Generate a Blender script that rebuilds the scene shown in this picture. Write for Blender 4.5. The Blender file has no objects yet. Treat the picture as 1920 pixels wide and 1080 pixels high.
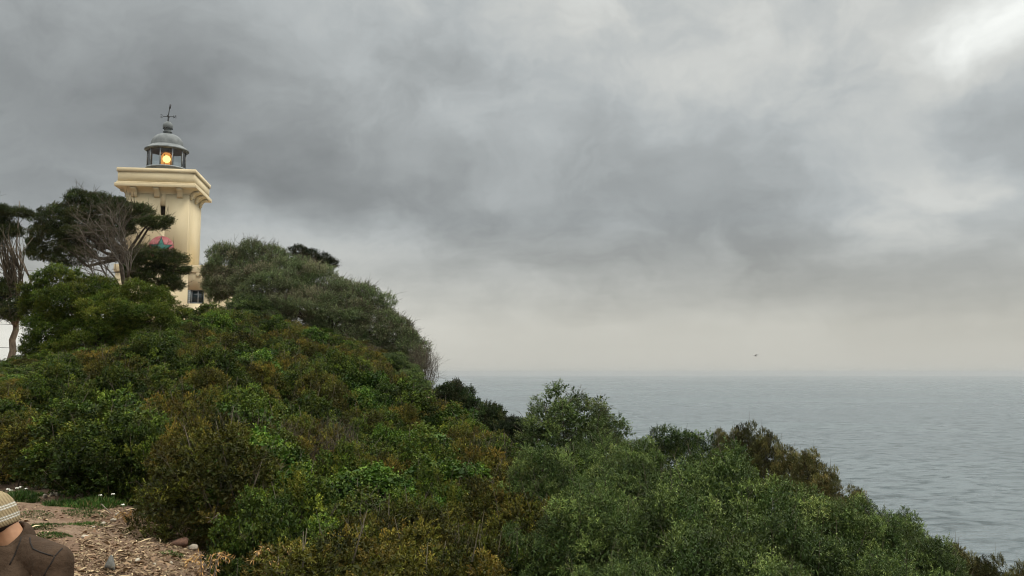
import bpy, math, random
import numpy as np
from mathutils import Vector, Matrix

SC = bpy.context.scene
COL = SC.collection
R_ = math.radians
# ------------------------------------------------------------------ camera
F = 1640.0
PITCH = R_(5.55)
cam_d = bpy.data.cameras.new("camera")
cam_d.sensor_width = 36.0
cam_d.lens = F / 1920.0 * 36.0
cam_d.clip_start = 0.05
cam_d.clip_end = 90000.0
cam = bpy.data.objects.new("camera", cam_d)
COL.objects.link(cam)
cam.location = (0, 0, 0)
cam.rotation_euler = (math.pi / 2 + PITCH, 0, 0)
SC.camera = cam
CP, SP = math.cos(PITCH), math.sin(PITCH)


def P(px, py, d):
    """world point seen at photo pixel (1920 wide) at axial depth d"""
    a = (px - 960) / F * d
    b = (540 - py) / F * d
    return Vector((a, d * CP - b * SP, d * SP + b * CP))


def proj(x, y, z):
    d = y * CP + z * SP
    u = -y * SP + z * CP
    return 960 + F * x / d, 540 - F * u / d, d


# ------------------------------------------------------------------ view + render settings
SC.view_settings.view_transform = 'Standard'
SC.view_settings.look = 'None'
SC.view_settings.gamma = 1.0
SC.view_settings.exposure = 0.0
SC.render.engine = 'CYCLES'
SC.cycles.max_bounces = 5
SC.cycles.diffuse_bounces = 1
SC.cycles.glossy_bounces = 2
SC.cycles.transparent_max_bounces = 8
SC.cycles.volume_bounces = 0
SC.cycles.use_denoising = True
SC.cycles.filter_width = 1.05
SC.cycles.caustics_reflective = False
SC.cycles.caustics_refractive = False

# ------------------------------------------------------------------ world: overcast cloud deck over a Nishita sky
SUN_AZ, SUN_EL = R_(92), R_(54)      # azimuth clockwise from +Y (view direction)
world = bpy.data.worlds.new("World")
SC.world = world
world.use_nodes = True
NT = world.node_tree
NT.nodes.clear()


class NB:
    """tiny helper to write node graphs as expressions"""
    def __init__(self, nt):
        self.nt = nt

    def n(self, t, **kw):
        nd = self.nt.nodes.new(t)
        for k, v in kw.items():
            setattr(nd, k, v)
        return nd

    def put(self, sock, v):
        if hasattr(v, 'is_linked') or isinstance(v, bpy.types.NodeSocket):
            self.nt.links.new(v, sock)
        else:
            sock.default_value = v

    def m(self, op, a, b=0.0, c=None, clamp=False):
        nd = self.n('ShaderNodeMath', operation=op, use_clamp=clamp)
        self.put(nd.inputs[0], a)
        self.put(nd.inputs[1], b)
        if c is not None:
            self.put(nd.inputs[2], c)
        return nd.outputs[0]

    def v(self, op, a, b=(0, 0, 0), scale=None):
        nd = self.n('ShaderNodeVectorMath', operation=op)
        self.put(nd.inputs[0], a)
        self.put(nd.inputs[1], b)
        if scale is not None:
            self.put(nd.inputs[3], scale)
        return nd.outputs[1] if op in ('LENGTH', 'DOT_PRODUCT', 'DISTANCE') else nd.outputs[0]

    def noise(self, vec, scale, detail=4.0, rough=0.5, dist=0.0, color=False):
        nd = self.n('ShaderNodeTexNoise')
        self.put(nd.inputs['Vector'], vec)
        nd.inputs['Scale'].default_value = scale
        nd.inputs['Detail'].default_value = detail
        nd.inputs['Roughness'].default_value = rough
        nd.inputs['Distortion'].default_value = dist
        return nd.outputs['Color'] if color else nd.outputs['Fac']

    def ramp(self, fac, stops, interp='LINEAR'):
        nd = self.n('ShaderNodeValToRGB')
        nd.color_ramp.interpolation = interp
        el = nd.color_ramp.elements
        while len(el) < len(stops):
            el.new(0.5)
        for e, (p, c) in zip(el, stops):
            e.position = p
            e.color = tuple(c) + (1.0,) if len(c) == 3 else c
        self.put(nd.inputs[0], fac)
        return nd.outputs[0]

    def mix(self, fac, a, b, mode='MIX'):
        nd = self.n('ShaderNodeMix', data_type='RGBA', blend_type=mode)
        self.put(nd.inputs[0], fac)
        for s, v in ((nd.inputs[6], a), (nd.inputs[7], b)):
            if isinstance(v, tuple) and len(v) == 3:
                v = v + (1.0,)
            self.put(s, v)
        return nd.outputs[2]

    def rng(self, v, a, b, c, d):
        nd = self.n('ShaderNodeMapRange')
        self.put(nd.inputs[0], v)
        for i, q in enumerate((a, b, c, d)):
            nd.inputs[1 + i].default_value = q
        return nd.outputs[0]

    def sep(self, v):
        nd = self.n('ShaderNodeSeparateXYZ')
        self.put(nd.inputs[0], v)
        return nd.outputs

    def comb(self, x, y, z):
        nd = self.n('ShaderNodeCombineXYZ')
        for s, q in zip(nd.inputs, (x, y, z)):
            self.put(s, q)
        return nd.outputs[0]


def build_sky():
    B = NB(NT)
    tc = B.n('ShaderNodeTexCoord')
    dirv = B.v('NORMALIZE', tc.outputs['Generated'])
    x, y, z = B.sep(dirv)
    az = B.m('ARCTAN2', x, y)
    el = B.m('ARCSINE', z)
    # low cloud deck seen in perspective
    zz = B.m('ADD', B.m('MAXIMUM', z, 0.0), 0.16)
    deck = B.comb(B.m('DIVIDE', x, zz), B.m('DIVIDE', y, zz), 0.0)
    ang = B.comb(az, el, 0.0)
    w1 = B.v('SUBTRACT', B.noise(deck, 1.1, 5, 0.55, color=True), (0.5, 0.5, 0.5))
    w2 = B.v('SUBTRACT', B.noise(ang, 9.0, 4, 0.55, color=True), (0.5, 0.5, 0.5))
    warp = B.v('MULTIPLY', B.v('ADD', B.v('MULTIPLY', w1, (0.16, 0.09, 0)), B.v('MULTIPLY', w2, (0.11, 0.085, 0))), (1, 1, 0))
    fade = B.rng(el, 0.0, 0.10, 0.15, 1.0)
    a2 = B.v('ADD', ang, B.v('SCALE', warp, scale=fade))
    e2 = B.sep(a2)[1]

    # elevation profile of the deck (front half of the sky)
    prof = B.ramp(B.rng(e2, -0.02, 0.62, 0.0, 1.0), [
        (0.000, (0.53,) * 3), (0.06, (0.56,) * 3), (0.12, (0.57,) * 3), (0.16, (0.50,) * 3),
        (0.205, (0.415,) * 3), (0.31, (0.40,) * 3), (0.45, (0.43,) * 3), (0.60, (0.42,) * 3),
        (0.76, (0.50,) * 3), (1.0, (0.70,) * 3)])
    val = prof
    # broad masses of thick and thin cloud, each at its own azimuth/elevation: (px, py, amp, sx, sy, rot deg)
    masses = [
        (1880, 30, 0.34, 110, 60, 0), (1740, 70, 0.15, 170, 60, -12), (1150, 50, 0.14, 190, 110, 15),
        (1480, 90, 0.10, 230, 90, 0), (940, 30, 0.03, 160, 90, 0), (705, 452, 0.10, 120, 55, -18),
        (450, 460, 0.08, 170, 50, -8), (560, 325, -0.095, 330, 65, -14), (990, 405, -0.035, 260, 55, -8),
        (1190, 522, -0.04, 300, 34, -3), (1750, 380, 0.17, 170, 80, 0), (150, 230, -0.13, 300, 130, 0),
        (1600, 210, 0.03, 300, 70, 0), (690, 590, 0.03, 170, 60, 0), (0, 640, 0.22, 260, 70, 0),
        (120, 410, 0.06, 140, 40, 0), (1860, 580, -0.075, 260, 60, 0), (1330, 150, 0.05, 130, 90, 30),
        (40, 50, -0.02, 230, 110, 0), (420, 130, -0.02, 240, 90, 0), (1240, 250, -0.02, 200, 60, 20),
        (880, 470, 0.04, 90, 35, 0), (1420, 440, -0.03, 160, 60, 0),
    ]
    for (px, py, amp, sx, sy, rot) in masses:
        p = P(px, py, 1.0).normalized()
        a0, e0 = math.atan2(p.x, p.y), math.asin(p.z)
        mp = B.n('ShaderNodeMapping', vector_type='TEXTURE')
        B.put(mp.inputs[0], a2)
        mp.inputs[1].default_value = (a0, e0, 0)
        mp.inputs[2].default_value = (0, 0, R_(rot))
        mp.inputs[3].default_value = (sx / F, sy / F, 1)
        q = B.v('DOT_PRODUCT', mp.outputs[0], mp.outputs[0])
        g = B.m('EXPONENT', B.m('MULTIPLY', q, -0.7))
        val = B.m('MULTIPLY_ADD', g, amp, val)
    # billows
    n1 = B.noise(B.v('ADD', deck, (3.1, 7.7, 0)), 1.6, 7, 0.56, 0.3)
    n2 = B.noise(B.v('MULTIPLY', a2, (1.0, 1.3, 1)), 5.2, 8, 0.57, 0.3)
    n1s = B.m('SUBTRACT', B.ramp(n1, [(0.34, (0, 0, 0)), (0.66, (1, 1, 1))], 'EASE'), 0.5)
    n2s = B.m('SUBTRACT', B.ramp(n2, [(0.36, (0, 0, 0)), (0.64, (1, 1, 1))], 'EASE'), 0.5)
    n3 = B.m('SUBTRACT', B.noise(B.v('MULTIPLY', a2, (1.0, 1.25, 1)), 15.0, 6, 0.6, 0.3), 0.5)
    bil = B.m('ADD', B.m('ADD', B.m('MULTIPLY', n1s, 0.10), B.m('MULTIPLY', n2s, 0.27)), B.m('MULTIPLY', n3, 0.22))
    bilf = B.m('MULTIPLY', bil, B.rng(el, 0.02, 0.14, 0.06, 1.0))
    val = B.m('MULTIPLY', val, B.m('ADD', 1.0, bilf))
    val = B.m('MAXIMUM', val, 0.12)
    # the sky behind and to the right of the viewer is thinner and brighter
    back = B.m('MULTIPLY', B.m('SUBTRACT', 1.0, B.rng(y, -0.35, 0.55, 0.0, 1.0)), 1.0)
    side = B.rng(x, -1.0, 1.0, 0.78, 1.22)
    bval = B.m('MULTIPLY', B.m('MULTIPLY', B.m('ADD', 1.0, B.m('MULTIPLY', bil, 0.5)), 0.62), side)
    val = B.m('ADD', B.m('MULTIPLY', val, B.m('SUBTRACT', 1.0, back)), B.m('MULTIPLY', bval, back))
    zen = B.rng(z, 0.42, 0.8, 0.0, 1.0)
    val = B.m('ADD', B.m('MULTIPLY', val, B.m('SUBTRACT', 1.0, zen)), B.m('MULTIPLY', zen, 2.6))
    tint = B.mix(B.rng(el, 0.05, 0.17, 0.0, 1.0), (1.03, 1.013, 0.91), (0.955, 1.012, 1.015))
    tint = B.mix(B.rng(val, 0.48, 0.62, 0.0, 0.5), tint, (1.03, 1.015, 0.93))
    cloud = B.v('SCALE', tint, scale=B.m('MULTIPLY', val, 10.0))
    sky = B.n('ShaderNodeTexSky', sky_type='NISHITA')
    sky.sun_disc = False
    sky.sun_elevation = SUN_EL
    sky.sun_rotation = SUN_AZ
    col = B.mix(0.96, sky.outputs[0], cloud)
    bg = B.n('ShaderNodeBackground')
    B.put(bg.inputs[0], col)
    bg.inputs[1].default_value = 0.1
    out = B.n('ShaderNodeOutputWorld')
    NT.links.new(bg.outputs[0], out.inputs[0])


build_sky()
world.cycles.sampling_method = 'MANUAL'
world.cycles.sample_map_resolution = 512

sun_d = bpy.data.lights.new("sun", 'SUN')
sun_d.energy = 1.5
sun_d.angle = R_(18)
sun_d.color = (1.0, 0.95, 0.86)
sun = bpy.data.objects.new("sun", sun_d)
COL.objects.link(sun)
sd = Vector((math.sin(SUN_AZ) * math.cos(SUN_EL), math.cos(SUN_AZ) * math.cos(SUN_EL), math.sin(SUN_EL)))
sun.rotation_euler = sd.to_track_quat('Z', 'Y').to_euler()
sun.location = sd * 60


# ------------------------------------------------------------------ object helpers
def tag(o, label=None, cat=None, group=None, kind=None):
    if label: o['label'] = label
    if cat: o['category'] = cat
    if group: o['group'] = group
    if kind: o['kind'] = kind
    return o


def empty(name, loc=(0, 0, 0), rz=0.0):
    o = bpy.data.objects.new(name, None)
    COL.objects.link(o)
    o.location = loc
    o.rotation_euler = (0, 0, rz)
    o.empty_display_size = 0.2
    return o


def copy_tree(o, parent=None):
    c = o.copy()
    COL.objects.link(c)
    c.parent = parent
    for ch in list(o.children):
        copy_tree(ch, c)
    return c


class MB:
    """collects geometry for ONE mesh object"""
    def __init__(self):
        self.V, self.Q, self.T, self.C, self.n, self.poly = [], [], [], [], 0, []

    def add(self, V, quads=None, tris=None, col=None):
        V = np.asarray(V, dtype=np.float64).reshape(-1, 3)
        if quads is not None and len(quads):
            self.Q.append(np.asarray(quads, dtype=np.int64).reshape(-1, 4) + self.n)
        if tris is not None and len(tris):
            self.T.append(np.asarray(tris, dtype=np.int64).reshape(-1, 3) + self.n)
        if col is None:
            col = np.zeros((len(V), 3)) + 0.5
        self.V.append(V)
        self.C.append(np.asarray(col, dtype=np.float64).reshape(-1, 3))
        self.n += len(V)

    def box(self, c, s, rz=0.0, bev=0.0):
        x, y, z = s[0] / 2, s[1] / 2, s[2] / 2
        V = np.array([(-x, -y, -z), (x, -y, -z), (x, y, -z), (-x, y, -z), (-x, -y, z), (x, -y, z), (x, y, z), (-x, y, z)])
        if rz:
            cz, sz = math.cos(rz), math.sin(rz)
            V = np.stack([V[:, 0] * cz - V[:, 1] * sz, V[:, 0] * sz + V[:, 1] * cz, V[:, 2]], 1)
        self.add(V + np.array(c), [(0, 3, 2, 1), (4, 5, 6, 7), (0, 1, 5, 4), (1, 2, 6, 5), (2, 3, 7, 6), (3, 0, 4, 7)])

    def tube(self, pts, rad, sides=6, cap=True, col=None):
        pts = np.asarray(pts, float)
        n = len(pts)
        rad = np.broadcast_to(np.asarray(rad, float), (n,))
        tan = np.gradient(pts, axis=0)
        tan /= np.linalg.norm(tan, axis=1, keepdims=True) + 1e-9
        ref = np.array([0, 0, 1.0]) if abs(tan[0][2]) < 0.9 else np.array([1.0, 0, 0])
        u = np.cross(tan, ref)
        u /= np.linalg.norm(u, axis=1, keepdims=True) + 1e-9
        v = np.cross(tan, u)
        th = np.arange(sides) / sides * 2 * math.pi
        ring = (u[:, None, :] * np.cos(th)[None, :, None] + v[:, None, :] * np.sin(th)[None, :, None]) * rad[:, None, None] + pts[:, None, :]
        V = ring.reshape(-1, 3)
        i = np.arange(n - 1)[:, None] * sides
        j = np.arange(sides)[None, :]
        j2 = (j + 1) % sides
        Q = np.stack([i + j, i + j2, i + sides + j2, i + sides + j], -1).reshape(-1, 4)
        T = []
        if cap:
            V = np.vstack([V, pts[0], pts[-1]])
            a, b = n * sides, n * sides + 1
            for k in range(sides):
                T.append((a, (k + 1) % sides, k))
                T.append((b, (n - 1) * sides + k, (n - 1) * sides + (k + 1) % sides))
        c = None
        if col is not None:
            c = np.tile(np.asarray(col, float), (len(V), 1))
        self.add(V, Q, T, c)

    def lathe(self, prof, c=(0, 0, 0), sides=32):
        """prof: list of (r, z); closed at the axis where r==0"""
        th = np.arange(sides) / sides * 2 * math.pi
        V = np.array([[(r * math.cos(t) + c[0], r * math.sin(t) + c[1], z + c[2]) for t in th] for r, z in prof]).reshape(-1, 3)
        n = len(prof)
        i = np.arange(n - 1)[:, None] * sides
        j = np.arange(sides)[None, :]
        j2 = (j + 1) % sides
        self.add(V, np.stack([i + j, i + j2, i + sides + j2, i + sides + j], -1).reshape(-1, 4))

    def ball(self, c, r, seg=16, rings=10, rot=None):
        r = np.broadcast_to(np.asarray(r, float), (3,))
        ph = np.linspace(0.02, math.pi - 0.02, rings + 1)
        th = np.arange(seg) / seg * 2 * math.pi
        V = np.stack([np.outer(np.sin(ph), np.cos(th)), np.outer(np.sin(ph), np.sin(th)), np.outer(np.cos(ph), np.ones(seg))], -1).reshape(-1, 3) * r
        if rot is not None:
            V = V @ np.array(rot).T
        i = np.arange(rings)[:, None] * seg
        j = np.arange(seg)[None, :]
        j2 = (j + 1) % seg
        Q = np.stack([i + j, i + seg + j, i + seg + j2, i + j2], -1).reshape(-1, 4)
        n = len(V)
        V = np.vstack([V, V[:seg].mean(0), V[-seg:].mean(0)]) + np.array(c)
        T = [(n, k, (k + 1) % seg) for k in range(seg)] + [(n + 1, rings * seg + (k + 1) % seg, rings * seg + k) for k in range(seg)]
        self.add(V, Q, T)

    def prism(self, outline, y0, y1):
        """closed outline of (x,z), extruded between y0 and y1 (front, back)"""
        n = len(outline)
        V = [(x, y0, z) for x, z in outline] + [(x, y1, z) for x, z in outline]
        self.add(V, [(i, (i + 1) % n, n + (i + 1) % n, n + i) for i in range(n)])
        base = self.n - 2 * n
        self.poly.append([base + i for i in range(n)][::-1])
        self.poly.append([base + n + i for i in range(n)])

    def mesh(self, name, smooth=False):
        V = np.vstack(self.V)
        Q = np.vstack(self.Q) if self.Q else np.zeros((0, 4), int)
        T = np.vstack(self.T) if self.T else np.zeros((0, 3), int)
        me = bpy.data.meshes.new(name)
        loops = [Q.reshape(-1), T.reshape(-1)] + [np.array(p) for p in self.poly]
        tot = [np.full(len(Q), 4), np.full(len(T), 3)] + [np.array([len(p)]) for p in self.poly]
        loops = np.concatenate(loops).astype(np.int32)
        tot = np.concatenate(tot).astype(np.int32)
        start = np.concatenate([[0], np.cumsum(tot)[:-1]]).astype(np.int32)
        me.vertices.add(len(V))
        me.vertices.foreach_set('co', V.astype(np.float32).reshape(-1))
        me.loops.add(len(loops))
        me.loops.foreach_set('vertex_index', loops)
        me.polygons.add(len(tot))
        me.polygons.foreach_set('loop_start', start)
        me.polygons.foreach_set('loop_total', tot)
        if smooth:
            me.polygons.foreach_set('use_smooth', np.ones(len(tot), bool))
        C = np.vstack(self.C)
        at = me.attributes.new('tone', 'FLOAT_COLOR', 'POINT')
        at.data.foreach_set('color', np.hstack([C, np.ones((len(C), 1))]).astype(np.float32).reshape(-1))
        me.update(calc_edges=True)
        return me

    def build(self, name, mat, parent=None, smooth=False, bevel=0.0):
        o = bpy.data.objects.new(name, self.mesh(name, smooth))
        COL.objects.link(o)
        if mat: o.data.materials.append(mat)
        if parent is not None: o.parent = parent
        if bevel:
            md = o.modifiers.new('bevel', 'BEVEL')
            md.width = bevel
            md.segments = 2
            md.limit_method = 'ANGLE'
        return o


# ------------------------------------------------------------------ materials
def mat_new(name):
    m = bpy.data.materials.new(name)
    m.use_nodes = True
    nt = m.node_tree
    b = nt.nodes['Principled BSDF']
    return m, NB(nt), b


def leaf_mat(name, old, young, rust, rough=0.55, spec=0.16, transl=0.12, objvar=0.6):
    m, B, bs = mat_new(name)
    nt = m.node_tree
    at = B.n('ShaderNodeAttribute', attribute_name='tone')
    r, g, b = B.sep(at.outputs['Color'])
    oi = B.n('ShaderNodeObjectInfo')
    rnd = oi.outputs['Random']
    c = B.mix(r, old, young)
    c = B.mix(B.m('MULTIPLY', b, B.m('ADD', 0.55, B.m('MULTIPLY', rnd, 0.7)), clamp=True), c, rust)
    br = B.m('ADD', 0.42, B.m('MULTIPLY', g, 1.16))
    br = B.m('MULTIPLY', br, B.m('ADD', 1 - objvar / 2, B.m('MULTIPLY', rnd, objvar)))
    c = B.v('SCALE', c, scale=br)
    B.put(bs.inputs['Base Color'], c)
    bs.inputs['Roughness'].default_value = rough
    bs.inputs['Specular IOR Level'].default_value = spec
    tr = B.n('ShaderNodeBsdfTranslucent')
    B.put(tr.inputs[0], c)
    mx = B.n('ShaderNodeMixShader')
    mx.inputs[0].default_value = transl
    nt.links.new(bs.outputs[0], mx.inputs[1])
    nt.links.new(tr.outputs[0], mx.inputs[2])
    nt.links.new(mx.outputs[0], nt.nodes['Material Output'].inputs[0])
    return m


def noise_mat(name, c1, c2, scale=8.0, rough=0.8, bump=0.0, detail=6, stretch=(1, 1, 1), metal=0.0, spec=0.3, bscale=None, lo=0.35, hi=0.65):
    m, B, bs = mat_new(name)
    tc = B.n('ShaderNodeTexCoord')
    v = B.v('MULTIPLY', tc.outputs['Object'], stretch)
    f = B.rng(B.noise(v, scale, detail, 0.6), lo, hi, 0, 1)
    B.put(bs.inputs['Base Color'], B.mix(f, c1, c2))
    bs.inputs['Roughness'].default_value = rough
    bs.inputs['Metallic'].default_value = metal
    bs.inputs['Specular IOR Level'].default_value = spec
    if bump:
        bp = B.n('ShaderNodeBump')
        bp.inputs['Strength'].default_value = 1.0
        bp.inputs['Distance'].default_value = bump
        B.put(bp.inputs['Height'], B.noise(v, bscale or scale * 2, 6, 0.6))
        B.put(bs.inputs['Normal'], bp.outputs[0])
    return m


M = {}
M['heath'] = leaf_mat('heath_foliage', (0.030, 0.041, 0.007), (0.155, 0.175, 0.020), (0.195, 0.122, 0.023))
M['lentisk'] = leaf_mat('lentisk_foliage', (0.020, 0.048, 0.007), (0.140, 0.205, 0.020), (0.17, 0.14, 0.020))
M['broadleaf'] = leaf_mat('broadleaf_foliage', (0.024, 0.064, 0.008), (0.110, 0.175, 0.018), (0.13, 0.13, 0.02), rough=0.5, spec=0.14)
M['olive'] = leaf_mat('olive_foliage', (0.038, 0.074, 0.016), (0.215, 0.285, 0.070), (0.13, 0.115, 0.045), rough=0.5, spec=0.2)
M['windswept'] = leaf_mat('windswept_foliage', (0.078, 0.116, 0.046), (0.200, 0.245, 0.095), (0.165, 0.14, 0.09))
M['darkleaf'] = leaf_mat('dark_foliage', (0.016, 0.034, 0.009), (0.045, 0.070, 0.015), (0.06, 0.045, 0.016))
M['cypress'] = leaf_mat('cypress_foliage', (0.030, 0.054, 0.016), (0.105, 0.130, 0.030), (0.085, 0.07, 0.026))
M['plume'] = leaf_mat('plume_foliage', (0.070, 0.078, 0.026), (0.190, 0.180, 0.050), (0.20, 0.14, 0.05))
M['bark'] = noise_mat('bark', (0.035, 0.026, 0.018), (0.085, 0.068, 0.05), 14, 0.9, 0.01, stretch=(1, 1, 0.3))
M['trunk'] = noise_mat('trunk_bark', (0.075, 0.058, 0.042), (0.19, 0.15, 0.11), 9, 0.9, 0.015, stretch=(1, 1, 0.35))
M['twig'] = noise_mat('twig', (0.055, 0.045, 0.030), (0.115, 0.094, 0.065), 5, 0.9)
M['twig_mid'] = noise_mat('twig_mid', (0.065, 0.055, 0.044), (0.145, 0.125, 0.10), 5, 0.9)
M['twig_pale'] = noise_mat('twig_pale', (0.14, 0.11, 0.085), (0.27, 0.22, 0.175), 5, 0.9)
M['grass'] = leaf_mat('grass_blades', (0.026, 0.062, 0.010), (0.060, 0.115, 0.020), (0.16, 0.13, 0.05))


# ------------------------------------------------------------------ terrain
CTRL = [
    (0, 0, -1.6), (-3, 3.5, -1.6), (-2.1, 3.6, -1.6), (-1.5, 3.4, -1.68), (-2.2, 4.6, -1.6), (-1.9, 5.6, -1.65), (-3.2, 8, -1.6), (-6, 8, -1.6), (-7, 12, -1.55), (-5, 11, -1.6), (-3.4, 6, -1.6), (-9, 6, -1.6), (-10, 10, -1.55),
    (-5, 2, -1.6), (-3, -6, -1.6), (5, -6, -1.8), (-12, -4, -1.5),
    (-1.2, 7, -2.7), (-1.7, 9, -2.5), (-3, 11.3, -2.1), (-2, 12, -2.6), (0, 6, -3.1), (3, 5, -3.1), (0, 3, -2.3), (4, 2, -2.8),
    (-9, 16, -0.95), (-5, 15, -1.75), (-7.5, 20, -0.7), (-12, 22, -0.3), (-15, 27, 0.0), (-21, 36, -0.3), (-26, 44, -0.7), (-20, 57, 2.6), (-25, 57, 1.2), (-14, 57, 2.6), (-33, 57, -1.6), (-42, 72, -3.5),
    (-5, 24, -1.05), (-9, 29, 0.25), (-10, 36, 1.2), (-13, 46, 2.2), (-7, 46, 1.0), (-5.4, 33, -0.4), (-2.6, 27, -1.95), (-0.8, 22, -2.55), (-3.9, 40, -0.6), (-3, 18, -2.1),
    (1.07, 16, -2.9), (1.5, 13, -2.9), (2.3, 11, -2.8), (3.9, 10, -3.0), (4.9, 9, -3.35), (1, 9, -3.0),
    (9, 9, -6.5), (8, 14, -6.6), (5, 19, -6.2), (4, 27, -7), (1, 36, -5.5), (-1, 48, -4.5), (-8, 62, -2), (-16, 75, -1), (15, 25, -17), (10, 45, -18),
    (-3, 80, -12), (20, 5, -15), (30, 25, -32), (12, -2, -7), (60, 20, -80), (40, 70, -80), (5, 130, -62), (-60, 160, -45), (60, -20, -80), (-60, 0, -1.5),
    (-60, 60, -4), (-60, 100, -8), (-30, 20, -0.6), (-32, 5, -1.2),
]
_cp = np.array(CTRL, float)


def _tps_kernel(r):
    return np.where(r > 0, r * r * np.log(np.maximum(r, 1e-9)), 0.0)


def _tps_fit():
    n = len(_cp)
    X = _cp[:, :2]
    K = _tps_kernel(np.linalg.norm(X[:, None] - X[None], axis=-1)) + np.eye(n) * 0.3
    Pm = np.hstack([np.ones((n, 1)), X])
    A = np.zeros((n + 3, n + 3))
    A[:n, :n] = K
    A[:n, n:] = Pm
    A[n:, :n] = Pm.T
    return np.linalg.solve(A, np.concatenate([_cp[:, 2], np.zeros(3)]))


_W = _tps_fit()


def ground(x, y):
    x = np.atleast_1d(np.asarray(x, float))
    y = np.atleast_1d(np.asarray(y, float))
    Q = np.stack([x, y], -1)
    r = np.linalg.norm(Q[:, None] - _cp[None, :, :2], axis=-1)
    z = _tps_kernel(r) @ _W[:-3] + _W[-3] + Q @ _W[-2:]
    z = z + 0.035 * np.sin(x * 3.1 + 1.3 * np.sin(y * 2.3)) * np.sin(y * 2.7 + 0.6) + 0.018 * np.sin(x * 7.3 + y * 2.1) * np.sin(y * 8.9 - x * 3)
    return z


def gz(x, y):
    return float(ground(x, y)[0])


SEA_Z = -75.0


def build_terrain():
    xs = np.concatenate([np.arange(-64, -14, 1.6), np.arange(-14, 8, 0.16), np.arange(8, 66, 1.6)])
    ys = np.concatenate([np.arange(-22, 1, 1.0), np.arange(1, 15, 0.16), np.arange(15, 30, 0.5), np.arange(30, 130, 1.8)])
    gx, gy = np.meshgrid(xs, ys)
    z = np.concatenate([ground(a, b) for a, b in zip(gx, gy)]).reshape(gx.shape)
    z = np.maximum(z, SEA_Z - 0.7)
    V = np.stack([gx, gy, z], -1).reshape(-1, 3)
    nx, ny = len(xs), len(ys)
    i = np.arange(ny - 1)[:, None] * nx + np.arange(nx - 1)[None]
    Q = np.stack([i, i + 1, i + 1 + nx, i + nx], -1).reshape(-1, 4)
    mb = MB()
    mb.add(V, Q)
    m, B, bs = mat_new('earth')
    tc = B.n('ShaderNodeTexCoord')
    v = tc.outputs['Object']
    big = B.rng(B.noise(v, 0.9, 5, 0.6), 0.38, 0.62, 0, 1)
    fine = B.rng(B.noise(v, 13, 6, 0.7), 0.3, 0.7, 0, 1)
    vo = B.n('ShaderNodeTexVoronoi')
    B.put(vo.inputs['Vector'], v)
    vo.inputs['Scale'].default_value = 26
    c = B.mix(big, (0.235, 0.150, 0.098), (0.33, 0.235, 0.16))
    c = B.mix(B.m('MULTIPLY', fine, 0.6), c, (0.14, 0.083, 0.054))
    peb = B.rng(vo.outputs['Distance'], 0.05, 0.22, 1.0, 0.0)
    vc = B.sep(vo.outputs['Color'])[0]
    peb = B.m('MULTIPLY', peb, B.rng(vc, 0.72, 0.8, 0.0, 1.0))
    c = B.mix(peb, c, (0.46, 0.39, 0.29))
    B.put(bs.inputs['Base Color'], c)
    bs.inputs['Roughness'].default_value = 0.95
    bs.inputs['Specular IOR Level'].default_value = 0.15
    bp = B.n('ShaderNodeBump')
    bp.inputs['Distance'].default_value = 0.03
    B.put(bp.inputs['Height'], B.m('ADD', fine, B.m('MULTIPLY', peb, 0.5)))
    B.put(bs.inputs['Normal'], bp.outputs[0])
    o = mb.build('ground', m, smooth=True)
    tag(o, 'bare reddish brown earth headland sloping away to the sea', 'ground', kind='structure')


def build_sea():
    mb = MB()
    rs = np.concatenate([[0.0], np.geomspace(30, 24900, 60)])
    th = np.linspace(0, 2 * math.pi, 97)[:-1]
    V = np.array([[(r * math.sin(t), r * math.cos(t), SEA_Z) for t in th] for r in rs]).reshape(-1, 3)
    n = 96
    i = np.arange(len(rs) - 1)[:, None] * n
    j = np.arange(n)[None]
    j2 = (j + 1) % n
    mb.add(V, np.stack([i + j, i + n + j, i + n + j2, i + j2], -1).reshape(-1, 4)[:, ::-1])
    m, B, bs = mat_new('sea_water')
    tc = B.n('ShaderNodeTexCoord')
    v = tc.outputs['Object']
    vr = B.n('ShaderNodeVectorRotate', rotation_type='Z_AXIS')
    B.put(vr.inputs[0], v)
    vr.inputs['Angle'].default_value = R_(-14)
    vs = B.v('MULTIPLY', vr.outputs[0], (0.42, 1.0, 1.0))
    h1 = B.noise(vs, 0.055, 4, 0.55, 0.4)
    h2 = B.noise(vs, 0.21, 5, 0.6, 0.5)
    h3 = B.noise(B.v('MULTIPLY', vr.outputs[0], (0.3, 1.0, 1.0)), 0.012, 3, 0.5)
    h = B.m('ADD', B.m('MULTIPLY', h1, 4.2), B.m('ADD', B.m('MULTIPLY', h2, 4.5), B.m('MULTIPLY', h3, 6.0)))
    bp = B.n('ShaderNodeBump')
    bp.inputs['Distance'].default_value = 1.0
    bp.inputs['Strength'].default_value = 1.0
    B.put(bp.inputs['Height'], h)
    B.put(bs.inputs['Normal'], bp.outputs[0])
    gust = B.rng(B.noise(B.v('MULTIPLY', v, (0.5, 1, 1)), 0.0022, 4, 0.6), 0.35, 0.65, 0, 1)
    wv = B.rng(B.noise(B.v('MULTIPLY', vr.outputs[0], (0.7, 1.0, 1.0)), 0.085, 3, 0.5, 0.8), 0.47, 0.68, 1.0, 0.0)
    B.put(bs.inputs['Base Color'], B.mix(wv, (0.026, 0.046, 0.052), B.mix(gust, (0.096, 0.122, 0.134), (0.138, 0.166, 0.176))))  # dark wave faces painted into the water colour, for weaker reflection
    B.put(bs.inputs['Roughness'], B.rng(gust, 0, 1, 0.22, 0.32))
    bs.inputs['IOR'].default_value = 1.33
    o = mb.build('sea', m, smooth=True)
    tag(o, 'grey rippled open sea reaching to a hazy horizon', 'sea', kind='structure')


build_terrain()
build_sea()


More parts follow.
